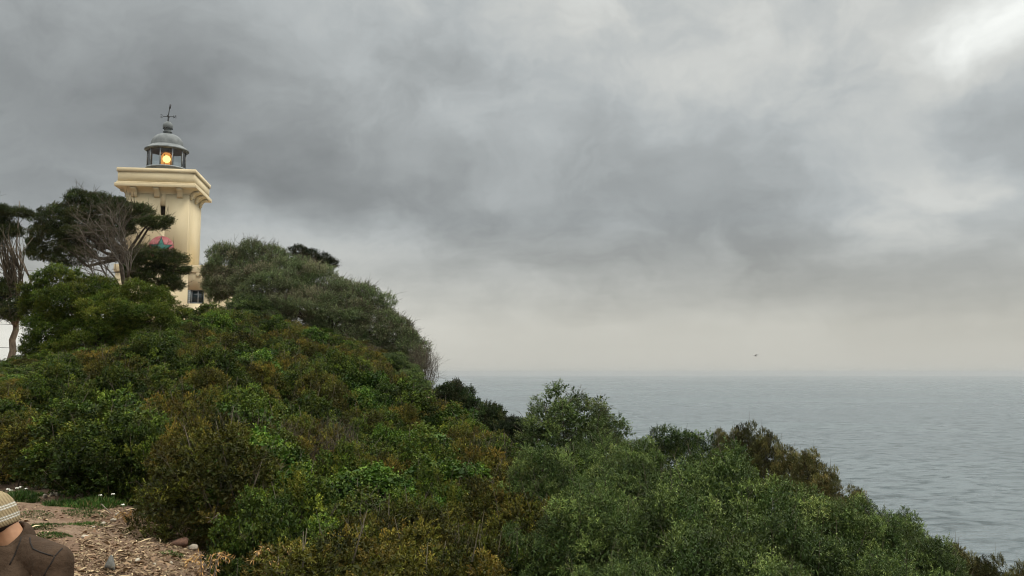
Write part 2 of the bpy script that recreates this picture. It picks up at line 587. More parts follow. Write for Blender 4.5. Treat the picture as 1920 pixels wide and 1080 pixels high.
# ------------------------------------------------------------------ foliage tools
def unit(a):
    return a / (np.linalg.norm(a, axis=-1, keepdims=True) + 1e-9)


def add_leaves(mb, p, d, L, W, tone, rg, fold=0.25, upbias=1.0):
    n = len(p)
    z = np.zeros((n, 3))
    z[:, 2] = upbias
    s = unit(np.cross(d, z + rg.normal(0, 0.6, (n, 3))))
    nn = np.cross(s, d)
    L = np.broadcast_to(L, (n,))[:, None]
    W = np.broadcast_to(W, (n,))[:, None]
    mid = p + d * L * 0.48
    V = np.stack([p, mid + s * W / 2 + nn * W * fold, p + d * L - nn * L * 0.12, mid - s * W / 2 + nn * W * fold], 1).reshape(-1, 3)
    Q = np.arange(4 * n).reshape(n, 4)
    mb.add(V, Q, None, np.repeat(tone, 4, axis=0))


def add_sprigs(mb, c, dirs, rg, k=10, Ls=0.16, L=0.035, W=0.014, spread=(0.5, 1.3), young=0.5, rust=None, bright=None, taper=0.3, t0=0.1, jit=0.25):
    """sprigs of k leaves round each axis (c, dirs). rust/bright: per sprig arrays 0..1"""
    n = len(c)
    dirs = unit(dirs)
    u = unit(np.cross(dirs, rg.normal(0, 1, (n, 3))))
    v = np.cross(dirs, u)
    rust = np.zeros(n) if rust is None else rust
    bright = np.full(n, 0.5) if bright is None else bright
    Lsv = Ls * rg.uniform(0.6, 1.25, n)
    yv = np.clip(young * rg.uniform(0.3, 1.4, n), 0, 1)
    ph0 = rg.uniform(0, 6.28, n)
    P_, D_, T_, LL, WW = [], [], [], [], []
    for i in range(k):
        t = t0 + (1 - t0) * (i + 0.5) / k
        ph = ph0 + i * 2.4 + rg.normal(0, 0.3, n)
        rad = u * np.cos(ph)[:, None] + v * np.sin(ph)[:, None]
        A = spread[1] + (spread[0] - spread[1]) * t
        d = unit(dirs * math.cos(A) + rad * math.sin(A) + rg.normal(0, jit, (n, 3)) + np.array([0, 0, 0.12]))
        p = c + dirs * (Lsv * t)[:, None] + np.array([0, 0, -0.15]) * (Lsv * t * t)[:, None]
        P_.append(p)
        D_.append(d)
        s = (1 - taper * t) * rg.uniform(0.75, 1.2, n)
        LL.append(L * s)
        WW.append(W * s)
        T_.append(np.stack([np.clip(yv * (0.25 + 1.1 * t ** 1.5), 0, 1), np.clip(bright + rg.normal(0, 0.2, n), 0, 1.2),
                            np.clip(rust * (0.4 + 0.9 * t), 0, 1)], -1))
    add_leaves(mb, np.concatenate(P_), np.concatenate(D_), np.concatenate(LL), np.concatenate(WW), np.concatenate(T_), rg)


def sample_blobs(blobs, n, rg, zmin=-0.45, shell=(0.62, 1.04), cull=0.72, gap=0.0):
    """points over the shells of a union of ellipsoids; returns points, outward normals, blob index"""
    B_ = np.array(blobs, float)
    area = B_[:, 3] * B_[:, 4] + B_[:, 4] * B_[:, 5] + B_[:, 3] * B_[:, 5]
    pts, nor, idx = [], [], []
    need = n
    for _ in range(12):
        k = int(need * 1.8) + 20
        bi = rg.choice(len(B_), k, p=area / area.sum())
        d = unit(rg.normal(0, 1, (k, 3)))
        d = d[d[:, 2] > zmin]
        bi = bi[:len(d)]
        f = 1 - (1 - rg.uniform(0, 1, len(d)) ** 0.6) * (shell[1] - shell[0])
        f = f * shell[1]
        p = B_[bi, :3] + d * B_[bi, 3:6] * f[:, None]
        nr = unit(d / B_[bi, 3:6])
        q = np.linalg.norm((p[:, None] - B_[None, :, :3]) / B_[None, :, 3:6], axis=-1)
        q[np.arange(len(p)), bi] = 9
        ok = q.min(1) > cull
        if gap > 0:
            h = np.sin(p[:, 0] * 5.1 + 2 * np.sin(p[:, 2] * 3.3)) * np.sin(p[:, 1] * 4.3 + 1.7 * np.sin(p[:, 0] * 2.9)) * np.sin(p[:, 2] * 5.9 + 1.1)
            ok &= h > -0.9 + gap
        pts.append(p[ok]); nor.append(nr[ok]); idx.append(bi[ok])
        need = n - sum(map(len, pts))
        if need <= 0:
            break
    return np.concatenate(pts)[:n], np.concatenate(nor)[:n], np.concatenate(idx)[:n]


def lumpy(rg, R, H, nl, lump=(0.28, 0.46), low=0.1):
    """sub-clumps over a dome of radius R and height H standing on z=0"""
    out = []
    ga = math.pi * (3 - 5 ** 0.5)
    for i in range(nl):
        zf = low + (1 - low) * (i + 0.5) / nl
        a = i * ga + rg.uniform(-0.35, 0.35)
        rr = math.sqrt(max(0.0, 1 - zf * zf))
        lr = rg.uniform(*lump)
        k = (1 - lr * 0.8) * rg.uniform(0.82, 1.06)
        out.append((R * rr * k * math.cos(a), R * rr * k * math.sin(a), H * (0.06 + zf * (1 - lr * 0.75) * rg.uniform(0.86, 1.04)), lr * R, lr * R, lr * min(R, H) * rg.uniform(0.8, 1.1)))
    out.append((0, 0, H * 0.45, R * 0.6, R * 0.6, H * 0.42))
    return out


def stems(mb, blobs, rg, r0=0.025, base=(0, 0, -0.15), sides=5, n=None, spread=0.12):
    bl = blobs if n is None else [blobs[i] for i in rg.choice(len(blobs), min(n, len(blobs)), replace=False)]
    for b in bl:
        c = np.array(b[:3])
        a = np.array(base) + np.append(rg.normal(0, spread, 2), 0)
        mid = a * 0.45 + c * 0.55 + rg.normal(0, 0.08 * np.linalg.norm(c - a), 3)
        mid2 = a * 0.8 + c * 0.2 + rg.normal(0, 0.04 * np.linalg.norm(c - a), 3)
        tip = c + (c - mid) * 0.35
        mb.tube([a, mid2, mid, c, tip], [r0, r0 * 0.85, r0 * 0.6, r0 * 0.35, r0 * 0.12], sides)


def twigs(mb, c, dirs, rg, L=0.4, r=0.006, forks=3, bend=0.25):
    """bare twigs as thin three-sided spikes with forks"""
    dirs = unit(dirs)
    for a, d in zip(c, dirs):
        l = L * rg.uniform(0.6, 1.3)
        b = a + d * l * 0.5 + rg.normal(0, bend * l * 0.2, 3)
        e = b + unit(d + rg.normal(0, bend, 3)) * l * 0.5
        mb.tube([a, b, e], [r, r * 0.7, r * 0.3], 3, cap=False)
        for _ in range(forks):
            s = rg.uniform(0.25, 0.9)
            p = a + (e - a) * s
            q = p + unit(d + rg.normal(0, 0.5, 3)) * l * rg.uniform(0.25, 0.5)
            mb.tube([p, q], [r * 0.55, r * 0.25], 3, cap=False)


def tufts(bl, rg, per, rad, zmin=-0.3):
    """small tufts crowded over the outer faces of the clumps"""
    out = []
    B_ = np.array(bl, float)
    for b in bl:
        k = max(3, int(per * (b[3] / 0.25) ** 1.3))
        for q in unit(rg.normal(0, 1, (k, 3))):
            if q[2] < zmin: continue
            c = np.array(b[:3]) + q * np.array(b[3:]) * rg.uniform(0.80, 1.04)
            m = np.linalg.norm((c - B_[:, :3]) / B_[:, 3:6], axis=1)
            if np.sort(m)[1 if len(m) > 1 else 0] < 0.72: continue
            r = rg.uniform(*rad)
            out.append((c[0], c[1], c[2], r, r, r * rg.uniform(0.8, 1.15)))
    return out


def make_bush(name, mat, rg, R, H, nl, n, leaf, lump=(0.28, 0.46), dirmix=(0.7, 0.6, 0.4), rustp=0.3, twig_n=0, twig_mat='twig', stem_n=10, stem_r=0.022, low=0.05, gap=0.0, blobs=None, twig_L=0.35, twig_r=0.005, per=8, trad=(0.075, 0.165), core=0.3):
    root = empty(name)
    bl0 = blobs or lumpy(rg, R, H, nl, lump, low)
    bl = tufts(bl0, rg, per, trad) if per else bl0
    p, nr, bi = sample_blobs(bl, n, rg, gap=gap, cull=0.8, shell=(0.45, 1.04))
    ok = p[:, 2] > -0.05
    p, nr, bi = p[ok], nr[ok], bi[ok]
    lr = np.clip(rg.beta(0.7, 1.5, len(bl)), 0, 1) * rustp * 2
    lb = np.clip(rg.normal(0.46, 0.28, len(bl)), 0.0, 1.1)
    hz = np.array([b[2] for b in bl]) / H
    ly = np.clip(rg.beta(0.9, 1.3, len(bl)) * 2.4 * np.clip(0.25 + hz, 0, 1.2), 0.05, 2)    # new growth on the upper tufts, brightened to paint in top light
    d = nr * dirmix[0] + np.array([0, 0, dirmix[1]]) + rg.normal(0, dirmix[2], p.shape)
    mb = MB()
    lf = dict(leaf)
    lf['young'] = leaf.get('young', 0.5) * ly[bi]
    add_sprigs(mb, p - unit(d) * leaf.get('Ls', 0.16) * 0.4, d, rg, rust=np.clip(lr[bi] + rg.normal(0, 0.12, len(p)), 0, 1), bright=lb[bi], **lf)
    if core:
        # older leaves deeper inside the bush, coloured darker to add shade
        q, qn, qi = sample_blobs(bl0, int(n * core), rg, shell=(0.3, 0.74), cull=0.3)
        ok = q[:, 2] > 0
        q, qn = q[ok], qn[ok]
        l2 = dict(leaf); l2['k'] = max(4, leaf['k'] // 2); l2['L'] = leaf['L'] * 1.9; l2['W'] = leaf['W'] * 2.4; l2['young'] = 0.1
        add_sprigs(mb, q, qn + rg.normal(0, 0.5, q.shape), rg, rust=np.full(len(q), rustp * 0.5), bright=np.full(len(q), 0.42), **l2)
    mb.build('foliage', M[mat], root)
    sb = MB()
    stems(sb, bl0, rg, stem_r, n=stem_n, spread=0.08 * R, base=(0, 0, -1.1))
    if twig_n:
        k = rg.choice(len(p), min(twig_n, len(p)), replace=False)
        twigs(sb, p[k] - nr[k] * 0.1, nr[k] * 0.6 + np.array([0, 0, 0.7]) + rg.normal(0, 0.3, (len(k), 3)), rg, twig_L, twig_r, 2)
    sb.build('stem', M[twig_mat if twig_n else 'bark'], root)
    root['_h'] = H
    root['_r'] = R
    return root


def rng(s):
    return np.random.default_rng(s)


LEAF = {
    'heath': dict(k=11, Ls=0.095, L=0.040, W=0.014, spread=(0.35, 1.0), young=0.55),
    'lentisk': dict(k=8, Ls=0.10, L=0.046, W=0.024, spread=(0.6, 1.3), young=0.45),
    'broadleaf': dict(k=6, Ls=0.11, L=0.046, W=0.036, spread=(0.8, 1.4), young=0.5),
    'olive': dict(k=9, Ls=0.15, L=0.055, W=0.0165, spread=(0.5, 1.15), young=0.6),
    'plume': dict(k=16, Ls=0.17, L=0.045, W=0.011, spread=(0.25, 0.8), young=0.5),
    'dark': dict(k=10, Ls=0.16, L=0.05, W=0.026, spread=(0.6, 1.3), young=0.3),
}

PROTO = {}


def proto_set():
    for i in range(3):
        PROTO['heath', i] = make_bush('heath_shrub', 'heath', rng(10 + i), 0.85, 1.5, 34, 2600, LEAF['heath'], lump=(0.17, 0.29), dirmix=(0.6, 0.6, 0.45), rustp=0.38, stem_n=9, twig_n=26, twig_L=0.42, twig_r=0.004)
    for i in range(3):
        PROTO['lentisk', i] = make_bush('evergreen_shrub', 'lentisk', rng(20 + i), 0.9, 1.5, 32, 2500, LEAF['lentisk'], lump=(0.18, 0.31), rustp=0.3, stem_n=9, twig_n=12, twig_L=0.35, twig_r=0.004)
    for i in range(2):
        PROTO['broadleaf', i] = make_bush('broadleaf_shrub', 'broadleaf', rng(30 + i), 0.8, 1.4, 26, 2600, LEAF['broadleaf'], lump=(0.20, 0.34), rustp=0.2, stem_n=8)
    for i in range(2):
        PROTO['olive', i] = make_bush('olive_shrub', 'olive', rng(40 + i), 1.2, 1.9, 32, 5000, LEAF['olive'], lump=(0.22, 0.38), dirmix=(0.7, 0.35, 0.6), rustp=0.18, stem_n=14, twig_n=40, per=6, trad=(0.12, 0.22))
    PROTO['twiggy', 0] = make_bush('twiggy_shrub', 'heath', rng(50), 0.85, 1.4, 16, 420, LEAF['heath'], rustp=0.95, dirmix=(0.5, 0.9, 0.35), stem_n=12, twig_n=420, twig_L=0.42, twig_r=0.0055)
    PROTO['plume', 0] = make_bush('feathery_shrub', 'plume', rng(60), 0.8, 2.2, 30, 3000, LEAF['plume'], lump=(0.20, 0.34), dirmix=(0.5, 1.0, 0.3), rustp=0.3, stem_n=18, low=0.0, per=7, trad=(0.10, 0.18))
    PROTO['dark', 0] = make_bush('dark_shrub', 'darkleaf', rng(70), 1.0, 1.7, 26, 4200, LEAF['dark'], rustp=0.3, stem_n=9)


proto_set()
USED = set()


def place(key, loc, scale, rz, label, cat='shrub', group=None):
    src = PROTO[key]
    if key not in USED:
        USED.add(key)
        o = src
    else:
        o = copy_tree(src)
    o.location = loc
    o.scale = scale
    o.rotation_euler = (0, 0, rz)
    for k in ('group',):
        if k in o: del o[k]
    tag(o, label, cat, group)
    return o


def place_px(key, px, py, d, wpx, label, cat='shrub', group=None, rz=0.0, depth=1.0, minh=0.7, hmax=1.2):
    """shrub whose top stands at photo pixel (px,py) at depth d and is wpx wide"""
    t = P(px, py, d)
    z0 = gz(t.x, t.y) - 0.08
    src = PROTO[key]
    h = max(minh, t.z - z0)
    sxy = wpx / F * d / 2 / src['_r']
    h = min(h, (0.82 if key[0] == 'round' else hmax) * sxy * src['_h'])
    zz = t.z - h
    return place(key, (t.x, t.y, zz), (sxy, sxy * depth, h / src['_h']), rz, label, cat, group)


# ------------------------------------------------------------------ scattered scrub on the slope
def kind_at(px, py, rg):
    u = rg.uniform()
    if px < 340 and py < 930:
        return 'lentisk' if u < 0.60 else 'heath' if u < 0.80 else 'broadleaf' if u < 0.94 else 'twiggy'
    if px < 480:
        return 'lentisk' if u < 0.32 else 'heath' if u < 0.62 else 'broadleaf' if u < 0.80 else 'twiggy'
    if px < 900:
        return 'heath' if u < 0.46 else 'lentisk' if u < 0.76 else 'broadleaf' if u < 0.92 else 'twiggy'
    if px < 1060:
        return 'heath' if u < 0.45 else 'lentisk' if u < 0.7 else 'olive' if u < 0.9 else 'twiggy'
    return 'olive'


SCRUB_LABEL = {
    'heath': 'rust tipped olive green heath shrub in the dense scrub on the slope',
    'lentisk': 'dark green small leaved shrub with yellowish tips in the slope scrub',
    'broadleaf': 'bright green broad leaved shrub among the rusty slope scrub',
    'twiggy': 'brown half bare twiggy shrub among the slope scrub',
    'olive': 'grey green narrow leaved shrub on the slope below the horizon',
}


def scatter():
    rg = rng(5)
    cand = []
    for _ in range(7500):
        y = rg.uniform(5.2, 56)
        px = rg.uniform(-60, 1960)
        if rg.uniform() > (y / 56) ** 0.9:
            continue
        x = (px - 960) / F * y
        cand.append((y, x))
    cand.sort()
    keep = []
    W, H = 192, 108
    zb = np.zeros((H, W), bool)
    yy, xx = np.mgrid[0:H, 0:W] * 10 + 5
    for y, x in cand:
        # the bare dirt patch, the paths and the seaward drop stay free
        edge = -2.35 - (y - 6.9) * 0.60 if y < 9.5 else -3.91 - (y - 9.5) * 1.1
        if y < 12.3 and x < edge + 0.58:
            continue
        ridge = np.interp(y, [5, 9, 11, 13, 16, 22, 27, 33, 40, 50], [5.0, 4.4, 3.3, 2.4, 1.6, 0.2, -2.0, -4.4, -6.0, -10])
        if x > ridge:
            continue
        if y > 40 and x < -16:
            continue
        s = rg.uniform(0.62, 1.05) * (0.92 + y * 0.007)
        sp = 0.66 * s * (1.0 + y * 0.010)
        if any((x - a) ** 2 + (y - b) ** 2 < (sp * 0.5 + q * 0.5) ** 2 for a, b, q, *_ in keep):
            continue
        z = gz(x, y)
        if z > -0.2 and y < 10:
            continue
        h = 1.15 * (0.45 + 0.65 * s) * rg.uniform(0.85, 1.25)
        # never stand in front of the lighthouse window or the sky
        px, pt, d = proj(x, y, z + h)
        sky = np.interp(px, [0, 75, 120, 250, 330, 420, 520, 620, 690, 760, 830, 950, 1060, 1180, 1300, 1450, 1600, 1870, 1960],
                        [712, 704, 662, 640, 600, 578, 592, 625, 652, 690, 725, 790, 800, 850, 850, 890, 930, 1062, 1075])
        if pt < sky:
            hn = h - (sky - pt) / F * d
            h = max(hn, 0.5 if px < 250 else 0.45)
        px, pc, d = proj(x, y, z + h * 0.5)
        rpx = F * 0.85 * s / d
        mask = (((xx - px) / rpx) ** 2 + ((yy - pc) / (F * h * 0.5 / d)) ** 2 < 0.9)
        new = mask & ~zb
        if new.sum() < max(2, 0.045 * mask.sum()):
            continue
        zb |= (((xx - px) / (rpx * 0.92)) ** 2 + ((yy - pc) / (F * h * 0.47 / d)) ** 2 < 0.9)
        keep.append((x, y, sp, z, h, s, px, pt))
    cnt = {}
    for x, y, sp, z, h, s, px, pt in keep:
        k = kind_at(px, pt + 40, rg)
        if k == 'twiggy' and (y < 17 or rg.uniform() < 0.8): k = 'lentisk' if rg.uniform() < 0.5 else 'heath'
        if k == 'broadleaf' and (y < 9.5 or (y < 16 and px < 420)): k = 'lentisk' if rg.uniform() < 0.4 else 'heath'
        nvar = len([1 for q in PROTO if q[0] == k])
        i = int(rg.integers(nvar))
        src = PROTO[k, i]
        sxy = 0.85 * s / src['_r'] * rg.uniform(0.9, 1.1)
        place((k, i), (x, y, z - 0.1), (sxy, sxy * rg.uniform(0.9, 1.1), (h + 0.1) / src['_h']), rg.uniform(0, 6.28), SCRUB_LABEL[k], 'shrub', {
            'heath': 'heath shrubs of the slope', 'lentisk': 'dark small leaved shrubs of the slope', 'broadleaf': 'bright broad leaved shrubs of the slope',
            'twiggy': 'half bare shrubs of the slope', 'olive': 'grey green shrubs of the slope'}[k])
        cnt[k] = cnt.get(k, 0) + 1
    print('SCRUB', cnt)


scatter()

# ------------------------------------------------------------------ lighthouse
def hit_ground(px, py):
    """point where the sight line through a photo pixel meets the ground"""
    lo = 2.5
    for d in np.arange(2.5, 80, 0.05):
        p = P(px, py, d)
        if p.z < gz(p.x, p.y):
            return P(px, py, d - 0.02)
    return P(px, py, 80)


def zl(py, y):
    b = (540 - py) / F
    return y * (SP + b * CP) / (CP - b * SP)


def build_lighthouse():
    th = R_(8)
    hw = 1.95
    c = P(353, 390, 57)
    ux, uy = Vector((math.cos(th), math.sin(th), 0)), Vector((-math.sin(th), math.cos(th), 0))
    cen = c - ux * hw + uy * hw
    z0 = 2.4
    root = empty('lighthouse', (cen.x, cen.y, z0), th)
    tag(root, 'cream yellow square lighthouse tower with a grey domed lantern lit orange', 'lighthouse')
    yF = c.y

    def lx(px, ly):
        """local x of a point on the plane local y = ly that shows at column px"""
        lo, hi = -12.0, 12.0
        for _ in range(50):
            m = (lo + hi) / 2
            q = cen + ux * m + uy * ly
            if proj(q.x, q.y, 6.0)[0] < px: lo = m
            else: hi = m
        return (lo + hi) / 2

    def lz(py, ly=-1.95, x=0.0):
        q = cen + ux * x + uy * ly
        return zl(py, q.y) - z0

    wall = noise_mat('cream_render', (0.67, 0.55, 0.345), (0.70, 0.585, 0.385), 0.8, 0.85, 0.002, bscale=20, stretch=(1, 1, 0.5))
    # rain streaks and grime of the render
    nt = wall.node_tree
    B = NB(nt)
    bs = nt.nodes['Principled BSDF']
    src = bs.inputs['Base Color'].links[0].from_socket
    tc = B.n('ShaderNodeTexCoord')
    st = B.rng(B.noise(B.v('MULTIPLY', tc.outputs['Object'], (2.6, 2.6, 0.22)), 1.5, 6, 0.65), 0.55, 0.8, 0, 0.12)
    B.put(bs.inputs['Base Color'], B.mix(st, src, (0.44, 0.36, 0.225)))
    trim = noise_mat('cream_trim', (0.60, 0.49, 0.31), (0.71, 0.59, 0.385), 2.2, 0.85, 0.008, bscale=10, stretch=(0.35, 0.35, 2.2))
    grey = noise_mat('grey_paint', (0.20, 0.215, 0.22), (0.29, 0.305, 0.31), 3.0, 0.55, 0.002)
    dark = noise_mat('dark_iron', (0.03, 0.03, 0.032), (0.06, 0.06, 0.06), 6, 0.6)
    ztop = lz(352)
    zb = lz(497, -2.25, 2)            # top of the base storey
    # shaft: four walls with a slit opening in the front one
    mb = MB()
    t = 0.45
    sx0, sx1 = lx(295, -hw), lx(305, -hw)
    sz0, sz1 = lz(404), lz(385)
    def front(x0, x1, za, zc):
        mb.box(((x0 + x1) / 2, -hw + t / 2, (za + zc) / 2), (x1 - x0, t, zc - za))
    front(-hw, sx0, zb - 0.5, ztop); front(sx1, hw, zb - 0.5, ztop)
    front(sx0, sx1, zb - 0.5, sz0); front(sx0, sx1, sz1, ztop)
    H = ztop - zb + 0.5
    zc = zb - 0.5 + H / 2
    mb.box((-hw + t / 2, t / 2, zc), (t, 2 * hw - t, H))
    mb.box((hw - t / 2, t / 2, zc), (t, 2 * hw - t, H))
    mb.box((0, hw - t / 2, zc), (2 * hw - 2 * t, t, H))
    mb.build('tower_shaft', wall, root)
    mb = MB()
    mb.box(((sx0 + sx1) / 2, -hw + 0.36, (sz0 + sz1) / 2), (sx1 - sx0, 0.04, sz1 - sz0))
    s = mb.build('slit_window', noise_mat('dark_wood', (0.03, 0.022, 0.016), (0.06, 0.04, 0.028), 12, 0.6), root)
    mb = MB(); mb.box(((sx0 + sx1) / 2, -hw - 0.015, sz0 - 0.03), (sx1 - sx0 + 0.1, 0.12, 0.06)); mb.build('sill', trim, s)
    # base storey with a window opening
    bx0, bx1, by0, by1 = -hw - 0.35, lx(440, -2.25), -2.25, 2.4
    mb = MB()
    wx0, wx1 = lx(352.5, by0), lx(383.5, by0)
    wz0, wz1 = lz(569, by0, 2), lz(543, by0, 2)
    def bfront(x0, x1, za, zc2):
        mb.box(((x0 + x1) / 2, by0 + t / 2, (za + zc2) / 2), (x1 - x0, t, zc2 - za))
    zlow = -1.2
    zt = zb - 0.02
    bfront(bx0, wx0, zlow, zt); bfront(wx1, bx1, zlow, zt); bfront(wx0, wx1, zlow, wz0); bfront(wx0, wx1, wz1, zt)
    mb.box((bx0 + t / 2, (by0 + t + by1) / 2, (zlow + zt) / 2), (t, by1 - by0 - t, zt - zlow))
    mb.box((bx1 - t / 2, (by0 + t + by1) / 2, (zlow + zt) / 2), (t, by1 - by0 - t, zt - zlow))
    mb.box(((bx0 + bx1) / 2, by1 - t / 2, (zlow + zt) / 2), (bx1 - bx0 - 2 * t, t, zt - zlow))
    mb.build('base_storey', wall, root)
    mb = MB()
    zb2 = lz(511, by0, 2)
    mb.box(((bx0 + bx1) / 2, (by0 + by1) / 2, (zb + zb2) / 2), (bx1 - bx0 + 0.18, by1 - by0 + 0.18, zb - zb2))
    mb.build('ledge', trim, root, bevel=0.02)
    k = 0
    xx = lx(372, by0)
    while xx < bx1 and k < 4:
        mb = MB(); mb.box((xx, by0 - 0.03, zb2 - 0.13), (0.32, 0.12, 0.255)); mb.build('bracket', trim, root, bevel=0.02)
        xx += 1.6; k += 1
    # window: frame, two dark panes, folded grey shutter
    mb = MB()
    ym = by0 + 0.16
    wz = (wz0 + wz1) / 2
    for x in (wx0 + 0.23, wx1 - 0.035, (wx0 + wx1) / 2 + 0.12):
        mb.box((x, ym, wz), (0.075, 0.07, wz1 - wz0))
    for z in (wz0 + 0.04, wz1 - 0.035):
        mb.box(((wx0 + wx1) / 2, ym - 0.003, z), (wx1 - wx0, 0.07, 0.07))
    wf = mb.build('window', grey, root)
    gm, gB, gb = mat_new('dark_glass')
    gb.inputs['Base Color'].default_value = (0.025, 0.04, 0.045, 1)
    gb.inputs['Roughness'].default_value = 0.12
    mb = MB(); mb.box(((wx0 + wx1) / 2, ym + 0.02, wz), (wx1 - wx0, 0.012, wz1 - wz0)); mb.build('pane', gm, wf)
    mb = MB(); mb.box((wx0 + 0.09, by0 + 0.06, wz), (0.17, 0.05, wz1 - wz0 - 0.03))
    for q in range(7): mb.box((wx0 + 0.09, by0 + 0.03, wz0 + 0.08 + q * (wz1 - wz0 - 0.16) / 6), (0.13, 0.02, 0.05))
    mb.build('shutter', noise_mat('pale_shutter', (0.30, 0.33, 0.33), (0.42, 0.44, 0.43), 6, 0.7), wf)
    # gallery: moulding, slab, parapet, coping
    go = 0.58                          # overhang of the gallery
    zA, zB, zC, zD = lz(352, -hw - go, 2.2), lz(342.5, -hw - go, 2.2), lz(324, -hw - go, 2.2), lz(316.8, -hw - go, 2.2)
    def slab(a, zlo, zhi):
        mb.box((0, 0, (zlo + zhi) / 2), (2 * a, 2 * a, zhi - zlo))
    mb = MB(); slab(hw + go, zA, zB - 0.11); slab(hw + go - 0.09, zB - 0.11, zB)
    mb.build('gallery_slab', trim, root, bevel=0.03)
    mb = MB()
    a0_, a1_, zl_, zh_ = hw + 0.02, hw + go - 0.1, zA - 0.34, zA
    ring0 = [(-a0_, -a0_, zl_), (a0_, -a0_, zl_), (a0_, a0_, zl_), (-a0_, a0_, zl_)]
    for i in range(6):
        f0, f1 = i / 6, (i + 1) / 6
        def rg_(f):
            a = a0_ + (a1_ - a0_) * (1 - math.cos(f * math.pi / 2)) ; z = zl_ + (zh_ - zl_) * math.sin(f * math.pi / 2)
            return [(-a, -a, z), (a, -a, z), (a, a, z), (-a, a, z)]
        V = rg_(f0) + rg_(f1)
        mb.add(V, [(j, (j + 1) % 4, 4 + (j + 1) % 4, 4 + j) for j in range(4)])
    mb.build('cove', wall, root)
    pa = hw + go - 0.16
    mb = MB()
    tk = 0.22
    mb.box((0, -pa + tk / 2, (zB + zC) / 2), (2 * pa, tk, zC - zB)); mb.box((0, pa - tk / 2, (zB + zC) / 2), (2 * pa, tk, zC - zB))
    mb.box((-pa + tk / 2, 0, (zB + zC) / 2), (tk, 2 * pa - 2 * tk, zC - zB)); mb.box((pa - tk / 2, 0, (zB + zC) / 2), (tk, 2 * pa - 2 * tk, zC - zB))
    mb.build('parapet', wall, root)
    mb = MB()
    ca, ck = pa + 0.07, 0.36
    zm, hh = (zC + zD) / 2, zD - zC
    mb.box((0, -ca + ck / 2, zm), (2 * ca, ck, hh)); mb.box((0, ca - ck / 2, zm), (2 * ca, ck, hh))
    mb.box((-ca + ck / 2, 0, zm), (ck, 2 * ca - 2 * ck, hh)); mb.box((ca - ck / 2, 0, zm), (ck, 2 * ca - 2 * ck, hh))
    mb.build('coping', trim, root)
    # corbels, three on each side
    for side in range(4):
        for q in (-1, 0, 1):
            mb = MB()
            zt_, out_ = zA - 0.004, go - 0.09
            prof = [(0, zt_), (out_, zt_), (out_, zt_ - 0.12)]
            prof += [(out_ * (0.98 - math.sin(f * math.pi / 2) * 0.72), zt_ - 0.12 - 0.40 * (1 - math.cos(f * math.pi / 2))) for f in (0.2, 0.4, 0.6, 0.8, 1.0)]
            prof += [(0, zt_ - 0.60)]
            w = 0.36
            n = len(prof)
            V = [(q * 1.42 - w / 2, -hw - p_ + 0.004, z_) for p_, z_ in prof] + [(q * 1.42 + w / 2, -hw - p_ + 0.004, z_) for p_, z_ in prof]
            a = side * math.pi / 2
            V = [(x * math.cos(a) - y * math.sin(a), x * math.sin(a) + y * math.cos(a), z) for x, y, z in V]
            mb.add(V, [(i, (i + 1) % n, n + (i + 1) % n, n + i) for i in range(n)])
            mb.poly.append(list(range(n))[::-1]); mb.poly.append([n + i for i in range(n)])
            mb.build('corbel', trim, root)
    # round emblem painted board: red disc, green star
    ex, ez, er = lx(300, -hw), lz(465.5), 0.80
    mb = MB()
    rr = [(0, 0.0), (er, 0.0), (er, 0.05), (0, 0.05)]
    mb.lathe(rr, sides=40)
    def upright(mb_, y):
        for i, V in enumerate(mb_.V):
            mb_.V[i] = np.stack([V[:, 0] + ex, y - V[:, 2], V[:, 1] + ez], 1)
    upright(mb, -hw - 0.002)
    em = mb.build('emblem', noise_mat('red_paint', (0.36, 0.09, 0.095), (0.46, 0.20, 0.19), 5, 0.7), root)
    star = []
    for i in range(10):
        r = er * (0.97 if i % 2 == 0 else 0.40)
        a = math.pi / 2 + i * math.pi / 5
        star.append((ex + r * math.cos(a), ez + r * math.sin(a)))
    mb = MB(); mb.prism(star, -hw - 0.075, -hw - 0.054)
    mb.build('star', noise_mat('dark_outline', (0.03, 0.045, 0.04), (0.05, 0.06, 0.055), 5, 0.7), em)
    star2 = [(ex + (x - ex) * 0.82, ez + (z - ez) * 0.82) for x, z in star]
    mb = MB(); mb.prism(star2, -hw - 0.09, -hw - 0.076)
    mb.build('star', noise_mat('green_paint', (0.022, 0.10, 0.08), (0.045, 0.15, 0.12), 5, 0.7), em)
    # lantern room
    Z = lambda py: lz(py, 0.0)
    zs, ze = Z(316.5), Z(285)
    gr = 1.20
    mb = MB()
    mb.lathe([(gr + 0.05, zD - 0.9), (gr + 0.05, zs - 0.10), (gr + 0.11, zs - 0.10), (gr + 0.11, zs), (gr - 0.1, zs), (gr - 0.1, zD - 0.9)], sides=48)
    mb.lathe([(0, zB + 0.02), (pa - tk - 0.02, zB + 0.02)], sides=4)
    ln = mb.build('lantern', grey, root)
    for i in range(10):
        a = (i + 0.35) / 10 * 2 * math.pi
        x, y = gr * math.cos(a), gr * math.sin(a)
        mb = MB(); mb.box((x, y, (zs + ze) / 2), (0.085, 0.07, ze - zs), a); mb.build('mullion', grey, ln)
        a2 = (i + 1.35) / 10 * 2 * math.pi
        x2, y2 = gr * math.cos(a2), gr * math.sin(a2)
        mb = MB()
        mb.add([(x, y, zs), (x2, y2, zs), (x2, y2, ze), (x, y, ze)], [(0, 1, 2, 3)])
        mb.build('pane', M['clear_glass'], ln)
    mb = MB()
    zd = Z(274.5)
    prof = [(gr - 0.06, ze + 0.01), (gr + 0.05, ze + 0.01), (gr + 0.22, ze + 0.06), (gr + 0.22, ze + 0.11), (1.09, zd - 0.02), (1.05, zd)]
    zt2 = Z(253)
